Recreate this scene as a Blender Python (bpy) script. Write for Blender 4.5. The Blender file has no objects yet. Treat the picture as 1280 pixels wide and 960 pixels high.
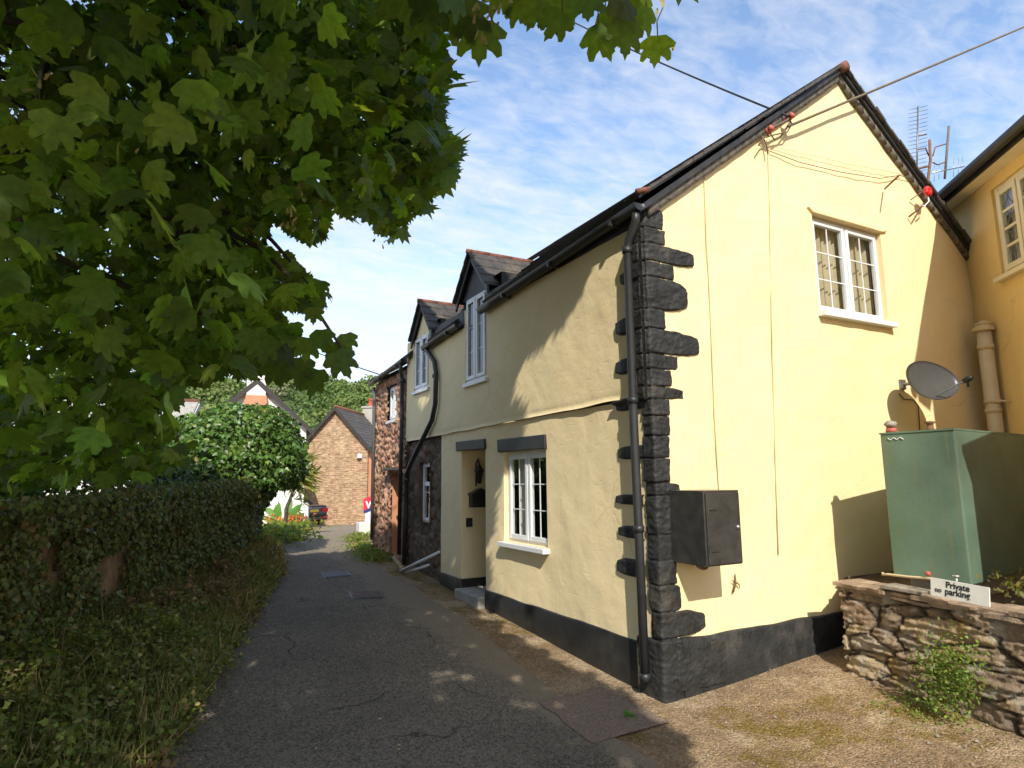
import bpy, math, random
import numpy as np
from mathutils import Vector, Matrix, noise as mn
random.seed(7); rng = np.random.default_rng(11)
SC = bpy.context.scene
COL = SC.collection
# ------------------------------------------------------------------ camera geometry
CX, CY, F = 640., 480., 792.39
def _cr(p): return np.array([p[0]-CX, -(p[1]-CY), -F])
_y = _cr((208, 604)); _y /= np.linalg.norm(_y)
_x = _cr((2123, 583)); _x /= np.linalg.norm(_x)
_z = np.cross(_x, _y)
RM = np.array([_x, _y, _z])
EYE = np.array([0, 0, 1.6])
def ray(px, py):
    d = RM @ _cr((px, py)); return d/np.linalg.norm(d)
def on(px, py, ax, val):
    d = ray(px, py); return EYE + d*((val-EYE[ax])/d[ax])
def onp(px, py, P0, n):
    d = ray(px, py); n = np.array(n, float)
    return EYE + d*(np.dot(np.array(P0, float)-EYE, n)/np.dot(n, d))
VF = RM @ np.array([0, 0, -1.])
def at(px, py, D):
    d = ray(px, py); return EYE + d*(D/np.dot(d, VF))
def proj(P):
    q = (np.asarray(P, float)-EYE) @ RM
    w = -q[..., 2]
    w = np.where(w < 1e-3, np.nan, w)
    return CX+F*q[..., 0]/w, CY-F*q[..., 1]/w
SUN = np.array([-.300, -.728, .616]); SUN /= np.linalg.norm(SUN)
# ------------------------------------------------------------------ node materials
MATS = {}
def newmat(name):
    m = bpy.data.materials.new(name); m.use_nodes = True
    nt = m.node_tree; nt.nodes.clear()
    MATS[name] = m
    return m, nt
class NB:
    def __init__(s, nt): s.nt = nt; s.N = nt.nodes; s.L = nt.links
    def n(s, t, **k):
        x = s.N.new(t)
        for a, b in k.items():
            if a == 'ins':
                for i, v in b.items():
                    if hasattr(v, 'is_output') : s.L.new(v, x.inputs[i])
                    else: x.inputs[i].default_value = v
            else: setattr(x, a, b)
        return x
    def mix(s, f, a, b, bt='MIX'):
        x = s.n('ShaderNodeMix', data_type='RGBA', blend_type=bt)
        for i, v in ((0, f), (6, a), (7, b)):
            if hasattr(v, 'is_output'): s.L.new(v, x.inputs[i])
            else: x.inputs[i].default_value = (v if i == 0 else (*v, 1) if len(v) == 3 else v)
        return x.outputs[2]
    def noise(s, vec, scale, detail=5, rough=.55, dist=0):
        x = s.n('ShaderNodeTexNoise'); x.inputs['Scale'].default_value = scale
        x.inputs['Detail'].default_value = detail; x.inputs['Roughness'].default_value = rough
        x.inputs['Distortion'].default_value = dist
        s.L.new(vec, x.inputs['Vector']); return x.outputs['Fac']
    def ramp(s, f, p0, p1, c0=(0, 0, 0), c1=(1, 1, 1)):
        x = s.n('ShaderNodeValToRGB'); e = x.color_ramp.elements
        e[0].position = p0; e[1].position = p1; e[0].color = (*c0, 1); e[1].color = (*c1, 1)
        s.L.new(f, x.inputs[0]); return x.outputs[0]
    def math(s, op, a, b=0.):
        x = s.n('ShaderNodeMath', operation=op)
        for i, v in ((0, a), (1, b)):
            if hasattr(v, 'is_output'): s.L.new(v, x.inputs[i])
            else: x.inputs[i].default_value = v
        return x.outputs[0]
    def bump(s, h, strength=.3, dist=.01):
        x = s.n('ShaderNodeBump'); x.inputs['Strength'].default_value = strength
        x.inputs['Distance'].default_value = dist; s.L.new(h, x.inputs['Height']); return x.outputs[0]
    def out(s, col, rough=.8, nrm=None, metal=0, spec=.4):
        p = s.n('ShaderNodeBsdfPrincipled')
        for k, v in (('Base Color', col), ('Roughness', rough), ('Metallic', metal), ('Specular IOR Level', spec)):
            if hasattr(v, 'is_output'): s.L.new(v, p.inputs[k])
            else: p.inputs[k].default_value = (*v, 1) if k == 'Base Color' else v
        if nrm is not None: s.L.new(nrm, p.inputs['Normal'])
        o = s.n('ShaderNodeOutputMaterial'); s.L.new(p.outputs[0], o.inputs[0]); return p
    def geo(s): return s.n('ShaderNodeNewGeometry').outputs['Position']
def simple(name, c, rough=.6, var=.25, scale=12, bump=.15, metal=0, spec=.4, dirt=None, bs=40, bd=.01):
    m, nt = newmat(name); b = NB(nt); g = b.geo()
    f = b.noise(g, scale, 6)
    c2 = tuple(x*(1-var) for x in c); c3 = tuple(min(1, x*(1+var*.5)) for x in c)
    col = b.mix(b.ramp(f, .3, .7), c2, c3)
    if dirt:
        col = b.mix(b.ramp(b.noise(g, scale*.35, 8, .7), .52, .7), col, dirt)
    b.out(col, rough, b.bump(b.noise(g, bs, 5), bump, bd), metal, spec)
    return m
def render_wall(name, c, c2):
    m, nt = newmat(name); b = NB(nt); g = b.geo()
    col = b.mix(b.ramp(b.noise(g, 1.1, 7, .6), .3, .75), c, c2)
    col = b.mix(b.math('MULTIPLY', b.ramp(b.noise(g, 6, 8, .7), .5, .8), .25), col, tuple(x*.86 for x in c2))
    mp = b.n('ShaderNodeMapping'); b.L.new(g, mp.inputs[0]); mp.inputs['Scale'].default_value = (5, 5, .35)
    st = b.ramp(b.noise(mp.outputs[0], 3, 6, .7), .58, .8)
    col = b.mix(b.math('MULTIPLY', st, .30), col, (c2[0]*.75, c2[1]*.72, c2[2]*.7))
    vv = b.n('ShaderNodeTexVoronoi', feature='DISTANCE_TO_EDGE'); vv.inputs['Scale'].default_value = .75
    wv = b.n('ShaderNodeTexNoise'); wv.inputs['Scale'].default_value = 2.2; wv.inputs['Detail'].default_value = 8; b.L.new(g, wv.inputs['Vector'])
    b.L.new(b.mix(.35, g, wv.outputs['Color'], 'ADD'), vv.inputs['Vector'])
    crk = b.math('MULTIPLY', b.ramp(vv.outputs['Distance'], .0, .006, (1, 1, 1), (0, 0, 0)), b.ramp(b.noise(g, 1.4, 3), .5, .6))
    col = b.mix(b.math('MULTIPLY', crk, .45), col, (c2[0]*.5, c2[1]*.46, c2[2]*.45))
    pch = b.ramp(b.noise(g, 2.6, 2, .4, 1.5), .60, .62)
    col = b.mix(b.math('MULTIPLY', pch, .35), col, (c[0]*1.02, c[1]*.97, c[2]*.90))
    # fine diagonal trowel dents
    m2 = b.n('ShaderNodeMapping'); b.L.new(g, m2.inputs[0]); m2.inputs['Rotation'].default_value = (0, .35, 0); m2.inputs['Scale'].default_value = (1, 1, 4)
    dents = b.ramp(b.noise(m2.outputs[0], 5, 5, .6), .60, .72)
    h = b.math('ADD', b.math('MULTIPLY', b.noise(g, 9, 6, .6), .7), b.math('MULTIPLY', b.noise(g, 120, 4), .12))
    h = b.math('SUBTRACT', h, b.math('MULTIPLY', dents, .14))
    b.out(col, .75, b.bump(h, .45, .02), 0, .25)
render_wall('cream', (.83, .675, .385), (.79, .625, .34))
render_wall('cream_front', (.84, .70, .43), (.79, .64, .375))
render_wall('ochre', (.82, .60, .26), (.76, .54, .22))
simple('black_paint', (.028, .028, .027), .58, .45, 7, .6, spec=.3, dirt=(.07, .063, .052), bs=34, bd=.02)
simple('black_plain', (.022, .023, .023), .45, .35, 6, .2, dirt=(.05, .047, .04), bs=60)
simple('black_pipe', (.030, .031, .032), .42, .25, 10, .05)
simple('upvc', (.70, .71, .72), .25, .06, 4, .02, spec=.5)
simple('upvc_cream', (.78, .70, .50), .35, .08, 4, .05)
simple('slate', (.075, .066, .058), .7, .45, 8, .5, dirt=(.16, .13, .09), bs=30)
simple('slate_dark', (.030, .030, .032), .55, .4, 10, .4, dirt=(.07, .06, .045), bs=30)
simple('mortar', (.20, .175, .14), .9, .4, 14, .6, dirt=(.09, .08, .065))
simple('ridge_clay', (.22, .085, .05), .8, .5, 22, .5, dirt=(.12, .07, .04))
simple('terracotta', (.42, .10, .05), .7, .3, 10, .3)
simple('orange_render', (.48, .22, .12), .8, .15, 3, .2)
simple('white_wash', (.64, .62, .58), .7, .1, 3, .2, dirt=(.55, .53, .48))
simple('grey_render', (.36, .34, .30), .85, .25, 6, .3)
simple('oil_green', (.115, .185, .135), .42, .35, 2.2, .15, spec=.5, dirt=(.085, .15, .085), bs=50)
simple('meter_black', (.042, .040, .037), .33, .35, 14, .2, spec=.6, dirt=(.06, .055, .045), bs=80)
simple('pipe_cream', (.66, .53, .32), .45, .12, 5, .1)
simple('grey_metal', (.22, .22, .22), .45, .2, 20, .1, metal=.6)
simple('dish_grey', (.06, .062, .064), .38, .15, 8, .05, spec=.5)
simple('alu', (.5, .49, .47), .4, .2, 20, .05, metal=.7)
simple('rust', (.20, .10, .05), .8, .4, 30, .4)
simple('red_plastic', (.70, .02, .02), .4, .1, 10, .05)
simple('faded_red', (.45, .10, .08), .6, .2, 10, .1)
simple('wire_black', (.02, .02, .02), .6, .1, 10, .02)
simple('wire_brown', (.16, .12, .075), .7, .2, 10, .05)
simple('wire_cream', (.58, .47, .25), .7, .15, 10, .05)
simple('sign_white', (.78, .77, .72), .5, .08, 12, .05, dirt=(.62, .58, .5))
simple('sign_black', (.012, .012, .012), .5, .1, 10, .02)
simple('sign_red', (.62, .02, .05), .5, .1, 10, .02)
simple('sign_navy', (.01, .03, .12), .5, .1, 10, .02)
simple('car_paint', (.045, .05, .055), .18, .1, 3, .01, metal=.5, spec=.6)
simple('tail_red', (.55, .01, .03), .2, .1, 10, .02)
simple('plate_yellow', (.75, .50, .04), .5, .05, 10, .02)
simple('rubber', (.02, .02, .02), .8, .2, 20, .2)
simple('iron', (.10, .10, .10), .55, .4, 30, .6, metal=.3, dirt=(.2, .18, .15))
simple('iron_rust', (.13, .085, .065), .7, .4, 30, .6, dirt=(.2, .16, .12))
simple('pebble', (.30, .26, .21), .85, .4, 18, .6)
simple('bark', (.07, .055, .04), .9, .4, 9, .8, bs=22, bd=.03)
simple('dark_wood', (.035, .030, .026), .7, .3, 14, .3)
simple('curtain', (.46, .39, .26), .9, .12, 5, .1)
simple('curtain_white', (.72, .70, .64), .9, .08, 5, .1)
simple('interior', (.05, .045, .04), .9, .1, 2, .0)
simple('seed', (.34, .29, .10), .7, .3, 20, .1)
simple('straw', (.38, .29, .15), .8, .3, 20, .1)
simple('door_white', (.7, .68, .62), .5, .1, 4, .05)
simple('patch_red', (.28, .20, .145), .95, .4, 55, 1., dirt=(.17, .14, .11), bs=90, bd=.015)
simple('brown_earth', (.13, .085, .05), .95, .4, 9, .8)

def tank_streaks():
    m = MATS['oil_green']; nt = m.node_tree; b = NB(nt); p = [n for n in nt.nodes if n.type == 'BSDF_PRINCIPLED'][0]
    src = p.inputs['Base Color'].links[0].from_socket
    mp = b.n('ShaderNodeMapping'); b.L.new(b.geo(), mp.inputs[0]); mp.inputs['Scale'].default_value = (9, 9, .5)
    f = b.ramp(b.noise(mp.outputs[0], 2.2, 7, .7), .52, .72)
    c = b.mix(b.math('MULTIPLY', f, .75), src, (.17, .17, .085))
    f2 = b.ramp(b.noise(b.geo(), 7, 9, .8), .62, .70)
    c = b.mix(b.math('MULTIPLY', f2, .5), c, (.17, .10, .05))
    b.L.new(c, p.inputs['Base Color'])
tank_streaks()
def glass_mat():
    m, nt = newmat('glass'); b = NB(nt)
    tr = b.n('ShaderNodeBsdfTransparent'); tr.inputs[0].default_value = (.88, .9, .88, 1)
    gl = b.n('ShaderNodeBsdfGlossy'); gl.inputs['Roughness'].default_value = .02; gl.inputs[0].default_value = (.80, .84, .88, 1)
    gg = b.n('ShaderNodeNewGeometry'); dt = b.n('ShaderNodeVectorMath', operation='DOT_PRODUCT'); b.L.new(gg.outputs['Normal'], dt.inputs[0]); b.L.new(gg.outputs['Incoming'], dt.inputs[1])
    fr = b.math('ADD', b.math('MULTIPLY', b.math('POWER', b.math('SUBTRACT', 1., b.math('ABSOLUTE', dt.outputs['Value'])), 4.), .9), .09)
    nz = b.bump(b.noise(b.geo(), 3, 2), .04, .05)
    b.L.new(nz, gl.inputs['Normal'])
    mx = b.n('ShaderNodeMixShader'); b.L.new(fr, mx.inputs[0]); b.L.new(tr.outputs[0], mx.inputs[1]); b.L.new(gl.outputs[0], mx.inputs[2])
    o = b.n('ShaderNodeOutputMaterial'); b.L.new(mx.outputs[0], o.inputs[0])
glass_mat()
def vcol_mat(name, rough=.85, bs=60, bump=.5, spec=.25, bd=.01, tint=1.):
    m, nt = newmat(name); b = NB(nt); g = b.geo()
    a = b.n('ShaderNodeAttribute', attribute_name='Col').outputs['Color']
    f = b.ramp(b.noise(g, bs*.35, 7, .7), .25, .75, (.62*tint,)*3, (1.25*tint,)*3)
    col = b.mix(1., a, f, 'MULTIPLY')
    b.out(col, rough, b.bump(b.noise(g, bs, 6, .65), bump, bd), 0, spec)
vcol_mat('stone_v'); vcol_mat('stone_near', bs=75, bump=.9, bd=.012)
def leaf_mat(name, trans=.4, rough=.5, tc=(1.35, 1.45, .5), spec=.3):
    m, nt = newmat(name); b = NB(nt)
    a = b.n('ShaderNodeAttribute', attribute_name='Col').outputs['Color']
    f = b.ramp(b.noise(b.geo(), 38, 3), .3, .7, (.75,)*3, (1.2,)*3)
    col = b.mix(1., a, f, 'MULTIPLY')
    p = b.n('ShaderNodeBsdfPrincipled'); b.L.new(col, p.inputs['Base Color']); p.inputs['Roughness'].default_value = rough
    p.inputs['Specular IOR Level'].default_value = spec
    t = b.n('ShaderNodeBsdfTranslucent')
    tcol = b.mix(1., col, tc, 'MULTIPLY')
    b.L.new(tcol, t.inputs[0])
    mx = b.n('ShaderNodeMixShader'); mx.inputs[0].default_value = trans
    b.L.new(p.outputs[0], mx.inputs[1]); b.L.new(t.outputs[0], mx.inputs[2])
    o = b.n('ShaderNodeOutputMaterial'); b.L.new(mx.outputs[0], o.inputs[0])
leaf_mat('leaf_tree', .55, .45, (2.35, 2.35, .5)); leaf_mat('leaf_ivy', .25, .38, spec=.4); leaf_mat('leaf_herb', .4, .55); leaf_mat('leaf_wood', .2, .7)

def ground_mat():
    m, nt = newmat('ground'); b = NB(nt); g = b.geo()
    big = b.noise(g, .8, 7, .62, .4)
    c = b.mix(b.ramp(b.noise(g, 2.4, 9, .75), .36, .64), (.40, .29, .18), (.22, .155, .095))
    c = b.mix(b.math('MULTIPLY', b.ramp(b.noise(g, 1.1, 8, .7, 1.), .52, .6), .75), c, (.45, .355, .24))
    moss = b.ramp(b.math('ADD', b.math('MULTIPLY', big, .55), b.math('MULTIPLY', b.noise(g, 6, 9, .8), .45)), .50, .57)
    c = b.mix(b.math('MULTIPLY', moss, .85), c, b.mix(b.noise(g, 22, 4), (.25, .17, .03), (.13, .10, .03)))
    v = b.n('ShaderNodeTexVoronoi'); v.inputs['Scale'].default_value = 75; b.L.new(g, v.inputs['Vector'])
    c = b.mix(.5, c, b.ramp(v.outputs['Color'], .1, .9, (.16, .14, .12), (.80, .76, .70)), 'OVERLAY')
    sp = b.ramp(b.noise(g, 60, 3, .6), .66, .70)
    c = b.mix(b.math('MULTIPLY', sp, .6), c, (.52, .47, .38))
    dk = b.ramp(b.noise(g, 42, 4, .7), .30, .40, (1, 1, 1), (0, 0, 0))
    c = b.mix(b.math('MULTIPLY', dk, .6), c, (.085, .062, .04))
    h = b.math('ADD', b.math('MULTIPLY', b.noise(g, 14, 9, .75), 1.3), b.math('MULTIPLY', v.outputs['Distance'], -.5))
    b.out(c, .95, b.bump(h, 1., .02), 0, .12)
def asphalt_mat():
    m, nt = newmat('asphalt'); b = NB(nt); g = b.geo()
    c = b.mix(b.ramp(b.noise(g, 1.1, 8, .65), .32, .68), (.145, .124, .098), (.215, .182, .140))
    v = b.n('ShaderNodeTexVoronoi'); v.inputs['Scale'].default_value = 85; b.L.new(g, v.inputs['Vector'])
    c = b.mix(.75, c, b.ramp(v.outputs['Color'], .1, .9, (.12, .115, .11), (.86, .83, .78)), 'OVERLAY')
    sp = b.ramp(b.noise(g, 48, 3, .6), .69, .72)
    c = b.mix(b.math('MULTIPLY', sp, .75), c, (.42, .38, .32))
    st = b.ramp(b.noise(g, 3.5, 8, .8), .52, .68)
    c = b.mix(b.math('MULTIPLY', st, .45), c, (.23, .19, .135))
    vv = b.n('ShaderNodeTexVoronoi', feature='DISTANCE_TO_EDGE'); vv.inputs['Scale'].default_value = .9
    wv = b.n('ShaderNodeTexNoise'); wv.inputs['Scale'].default_value = 3; wv.inputs['Detail'].default_value = 9; b.L.new(g, wv.inputs['Vector'])
    b.L.new(b.mix(.3, g, wv.outputs['Color'], 'ADD'), vv.inputs['Vector'])
    crk = b.math('MULTIPLY', b.ramp(vv.outputs['Distance'], .0, .010, (1, 1, 1), (0, 0, 0)), b.ramp(b.noise(g, .9, 3), .5, .56))
    c = b.mix(b.math('MULTIPLY', crk, .8), c, (.03, .027, .022))
    sx = b.n('ShaderNodeSeparateXYZ'); b.L.new(g, sx.inputs[0])
    e = b.math('ADD', sx.outputs[0], b.math('MULTIPLY', b.noise(g, 3.2, 9, .8), 1.3))
    near = b.n('ShaderNodeMapRange'); b.L.new(e, near.inputs[0]); near.inputs[1].default_value = 2.95; near.inputs[2].default_value = 3.12
    c = b.mix(b.math('MULTIPLY', near.outputs[0], .85), c, (.27, .215, .145))
    h = b.math('ADD', b.math('MULTIPLY', v.outputs['Distance'], -.9), b.math('SUBTRACT', b.noise(g, 30, 6, .7), b.math('MULTIPLY', crk, 1.)))
    b.out(c, .85, b.bump(h, .9, .012), 0, .25)
ground_mat(); asphalt_mat()
def brick_mat():
    m, nt = newmat('rubble_brick'); b = NB(nt)
    uv = b.n('ShaderNodeTexCoord').outputs['Object']
    sx = b.n('ShaderNodeSeparateXYZ'); b.L.new(uv, sx.inputs[0])
    cb = b.n('ShaderNodeCombineXYZ'); b.L.new(sx.outputs[0], cb.inputs[0]); b.L.new(sx.outputs[2], cb.inputs[1])
    nz = b.n('ShaderNodeTexNoise'); nz.inputs['Scale'].default_value = 2.5; b.L.new(cb.outputs[0], nz.inputs['Vector'])
    wp = b.mix(.12, cb.outputs[0], nz.outputs['Color'])
    br = b.n('ShaderNodeTexBrick'); b.L.new(wp, br.inputs['Vector'])
    br.inputs['Scale'].default_value = 1; br.inputs['Brick Width'].default_value = .34; br.inputs['Row Height'].default_value = .105
    br.inputs['Mortar Size'].default_value = .018; br.inputs['Color1'].default_value = (.34, .21, .145, 1); br.inputs['Color2'].default_value = (.47, .35, .235, 1)
    br.inputs['Mortar'].default_value = (.44, .37, .28, 1); br.inputs['Bias'].default_value = 0
    c = b.mix(.7, br.outputs['Color'], b.ramp(b.noise(uv, 1.7, 7, .7), .3, .7, (.55, .5, .45), (1.1, 1.05, .95)), 'MULTIPLY')
    mp = b.n('ShaderNodeMapping'); b.L.new(uv, mp.inputs[0]); mp.inputs['Scale'].default_value = (1, 1, 3.2)
    c = b.mix(.8, c, b.ramp(b.noise(mp.outputs[0], 3.5, 3, .6), .35, .65, (.5, .42, .36), (1.35, 1.25, 1.1)), 'MULTIPLY')
    b.out(c, .9, b.bump(br.outputs['Fac'], -.6, .03), 0, .2)
brick_mat()

# ------------------------------------------------------------------ mesh helpers
V3 = lambda *a: np.array(a, float)
class Fr:
    """local frame on a wall: a along u, b along v, c outward"""
    def __init__(s, o, u, v, n): s.o, s.u, s.v, s.n = [np.array(k, float) for k in (o, u, v, n)]
    def p(s, a, b, c=0.): return s.o+a*s.u+b*s.v+c*s.n
class MB:
    def __init__(s): s.v = []; s.f = []; s.c = None
    def add(s, vs, fs):
        k = len(s.v); s.v += [tuple(map(float, x)) for x in vs]; s.f += [tuple(i+k for i in f) for f in fs]; return s
    def hexa(s, P):  # 8 corners, bottom 4 then top 4
        return s.add(P, [(3, 2, 1, 0), (4, 5, 6, 7), (0, 1, 5, 4), (1, 2, 6, 5), (2, 3, 7, 6), (3, 0, 4, 7)])
    def box(s, lo, hi):
        x0, y0, z0 = lo; x1, y1, z1 = hi
        return s.hexa([(x0, y0, z0), (x1, y0, z0), (x1, y1, z0), (x0, y1, z0), (x0, y0, z1), (x1, y0, z1), (x1, y1, z1), (x0, y1, z1)])
    def fbox(s, fr, a0, a1, b0, b1, c0, c1):
        P = [fr.p(a, b, c) for c in (c0, c1) for a, b in ((a0, b0), (a1, b0), (a1, b1), (a0, b1))]
        return s.hexa(P)
    def tube(s, pts, r, n=8, cap=True):
        pts = [np.array(p, float) for p in pts]; rs = r if hasattr(r, '__len__') else [r]*len(pts)
        k = len(s.v); prev = None
        for i, p in enumerate(pts):
            d = pts[min(i+1, len(pts)-1)]-pts[max(i-1, 0)]; d /= (np.linalg.norm(d)+1e-9)
            if prev is None:
                a = V3(0, 0, 1) if abs(d[2]) < .9 else V3(1, 0, 0)
                e = np.cross(d, a)
            else: e = prev-np.dot(prev, d)*d
            e /= np.linalg.norm(e)+1e-9; g = np.cross(d, e); prev = e
            for j in range(n):
                t = 2*math.pi*j/n; s.v.append(tuple(p+rs[i]*(math.cos(t)*e+math.sin(t)*g)))
        for i in range(len(pts)-1):
            for j in range(n):
                a = k+i*n+j; b = k+i*n+(j+1) % n; s.f.append((a, b, b+n, a+n))
        if cap:
            s.f.append(tuple(k+j for j in range(n))[::-1]); s.f.append(tuple(k+(len(pts)-1)*n+j for j in range(n)))
        return s
    def ext(s, poly, fr, c0, c1):
        n = len(poly)
        vs = [fr.p(a, b, c0) for a, b in poly]+[fr.p(a, b, c1) for a, b in poly]
        fs = [tuple(range(n))[::-1], tuple(range(n, 2*n))]+[(i, (i+1) % n, n+(i+1) % n, n+i) for i in range(n)]
        return s.add(vs, fs)
    def lathe(s, o, prof, n=16, axis=(0, 0, 1)):
        ax = np.array(axis, float); ax /= np.linalg.norm(ax)
        e = np.cross(ax, V3(0, 1, 0) if abs(ax[1]) < .9 else V3(1, 0, 0)); e /= np.linalg.norm(e); g = np.cross(ax, e)
        k = len(s.v)
        for r, h in prof:
            for j in range(n):
                t = 2*math.pi*j/n; s.v.append(tuple(np.array(o)+h*ax+r*(math.cos(t)*e+math.sin(t)*g)))
        for i in range(len(prof)-1):
            for j in range(n):
                a = k+i*n+j; b = k+i*n+(j+1) % n; s.f.append((a, b, b+n, a+n))
        s.f.append(tuple(k+j for j in range(n))[::-1]); s.f.append(tuple(k+(len(prof)-1)*n+j for j in range(n)))
        return s
    def build(s, name, mat, parent=None, smooth=False, bevel=0, **tags):
        me = bpy.data.meshes.new(name); me.from_pydata(s.v, [], s.f); me.update()
        if s.c is not None:
            at_ = me.color_attributes.new('Col', 'FLOAT_COLOR', 'POINT')
            arr = np.ones((len(s.v), 4), np.float32); arr[:, :3] = np.array(s.c); at_.data.foreach_set('color', arr.ravel())
        return link(name, me, mat, parent, smooth, bevel, **tags)
def link(name, me, mat, parent=None, smooth=False, bevel=0, **tags):
    me.materials.append(MATS[mat])
    if smooth: me.polygons.foreach_set('use_smooth', [True]*len(me.polygons))
    o = bpy.data.objects.new(name, me); COL.objects.link(o)
    if parent is not None:
        o.parent = parent; o.matrix_parent_inverse = parent_inv(parent)
    if bevel:
        m = o.modifiers.new('bevel', 'BEVEL'); m.width = bevel; m.segments = 2; m.limit_method = 'ANGLE'
    for k, v in tags.items(): o[k] = v
    return o
def parent_inv(p):
    M = Matrix.Identity(4); q = p
    chain = []
    while q is not None:
        chain.append(q); q = q.parent
    for q in reversed(chain):
        M = M @ q.matrix_parent_inverse @ Matrix.LocRotScale(q.location, q.rotation_euler, q.scale)
    return M.inverted()
def thing(name, loc, label, cat, group=None):
    o = bpy.data.objects.new(name, None); COL.objects.link(o); o.location = Vector([float(x) for x in loc]); o.empty_display_size = .1
    o['label'] = label; o['category'] = cat
    if group: o['group'] = group
    return o
def fastmesh(name, V, T, C, mat, parent=None, smooth=False, **tags):
    """V (n,3), T (m,3 or 4) indices, C (n,3) colours"""
    me = bpy.data.meshes.new(name); n = len(V); m, k = T.shape
    me.vertices.add(n); me.vertices.foreach_set('co', np.asarray(V, np.float32).ravel())
    me.loops.add(m*k); me.loops.foreach_set('vertex_index', np.asarray(T, np.int32).ravel())
    me.polygons.add(m); me.polygons.foreach_set('loop_start', np.arange(0, m*k, k, dtype=np.int32))
    me.polygons.foreach_set('loop_total', np.full(m, k, np.int32))
    me.update(calc_edges=True)
    ca = me.color_attributes.new('Col', 'FLOAT_COLOR', 'POINT'); arr = np.ones((n, 4), np.float32); arr[:, :3] = C
    ca.data.foreach_set('color', arr.ravel())
    return link(name, me, mat, parent, smooth, **tags)
def grid(fr, us, vs, keep=None, top=None, disp=None):
    """wall sheet on frame: breakpoints us, vs; keep(u,v) of face centre; top(u) clamps; disp(u,v)->c"""
    mb = MB(); us = list(us); vs = list(vs); idx = {}
    def vid(i, j):
        if (i, j) not in idx:
            u, v = us[i], vs[j]
            if top: v = min(v, top(u))
            idx[(i, j)] = len(mb.v); mb.v.append(tuple(fr.p(u, v, disp(u, v) if disp else 0)))
        return idx[(i, j)]
    for i in range(len(us)-1):
        for j in range(len(vs)-1):
            uc, vc = (us[i]+us[i+1])/2, (vs[j]+vs[j+1])/2
            if top and vs[j] >= max(top(us[i]), top(us[i+1])): continue
            if keep and not keep(uc, vc): continue
            mb.f.append((vid(i, j), vid(i+1, j), vid(i+1, j+1), vid(i, j+1)))
    return mb
def brk(a, b, step, extra=()):
    pts = sorted(set([round(a, 4), round(b, 4)]+[round(e, 4) for e in extra if a < e < b])); out = []
    for p, q in zip(pts[:-1], pts[1:]):
        n = max(1, int(round((q-p)/step))); out += [p+(q-p)*k/n for k in range(n)]
    return out+[pts[-1]]
def N3(x, y, z=0.): return mn.noise(Vector((x, y, z)))
def stone_sheet(fr, us, vs, sx, sy, cols, mortar, relief=.03, keep=None, seed=0., mw=.06, top=None):
    mb = grid(fr, us, vs, keep, top); C = []
    out = []
    for P in mb.v:
        d = np.array(P)-fr.o; a = float(np.dot(d, fr.u)); b = float(np.dot(d, fr.v))
        wob = .25*N3(a*4, b*4, seed)
        ds, ps = mn.voronoi(Vector((a*sx+wob, b*sy+wob*.7, seed)))
        e = ds[1]-ds[0]; q = ps[0]
        h = mn.noise(Vector((q.x*7.3, q.y*9.1, 3.3)))*.5+.5; k = mn.noise(Vector((q.x*3.7+9, q.y*5.1, 8.3)))*.5+.5
        t = min(1., e/mw/2)
        c = np.array(cols[int(k*37) % len(cols)])*(.7+.6*h)
        m = np.array(mortar)
        C.append(tuple(m+(c-m)*min(1, max(0, (t-.35)/.4))))
        bump = relief*(min(1, t)**.5)*(.5+.9*h) + relief*.45*N3(a*14, b*14, seed+4)
        out.append(tuple(np.array(P)+fr.n*bump))
    mb.v = out; mb.c = C
    return mb
# ------------------------------------------------------------------ terrain height
def gz(x, y):
    t = y-3.76
    if y < 10.0: z = .058*t if t > 0 else .02*t
    else:
        z = .058*6.24
        d = y-10.
        if d < 6: z += .058*d-(.116/12)*d*d
        else: z += .058*6-(.116/12)*36-.058*(min(y, 42)-16)
    if y > 42: z -= .0
    w = min(1, max(0, (9-y)/3.))
    if x > 3.4: z += .085*min(x-3.4, 4)*w
    if x < .5: z += .05*min(.5-x, 4)*w
    return z
def groundp(px, py, dz=0.):
    d = ray(px, py); t = 1.
    for k in range(60):
        P = EYE+d*t; e = P[2]-gz(P[0], P[1])-dz; t += e/(-d[2]+.06 if d[2] < -.02 else .1)*.6
    return EYE+d*t
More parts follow.
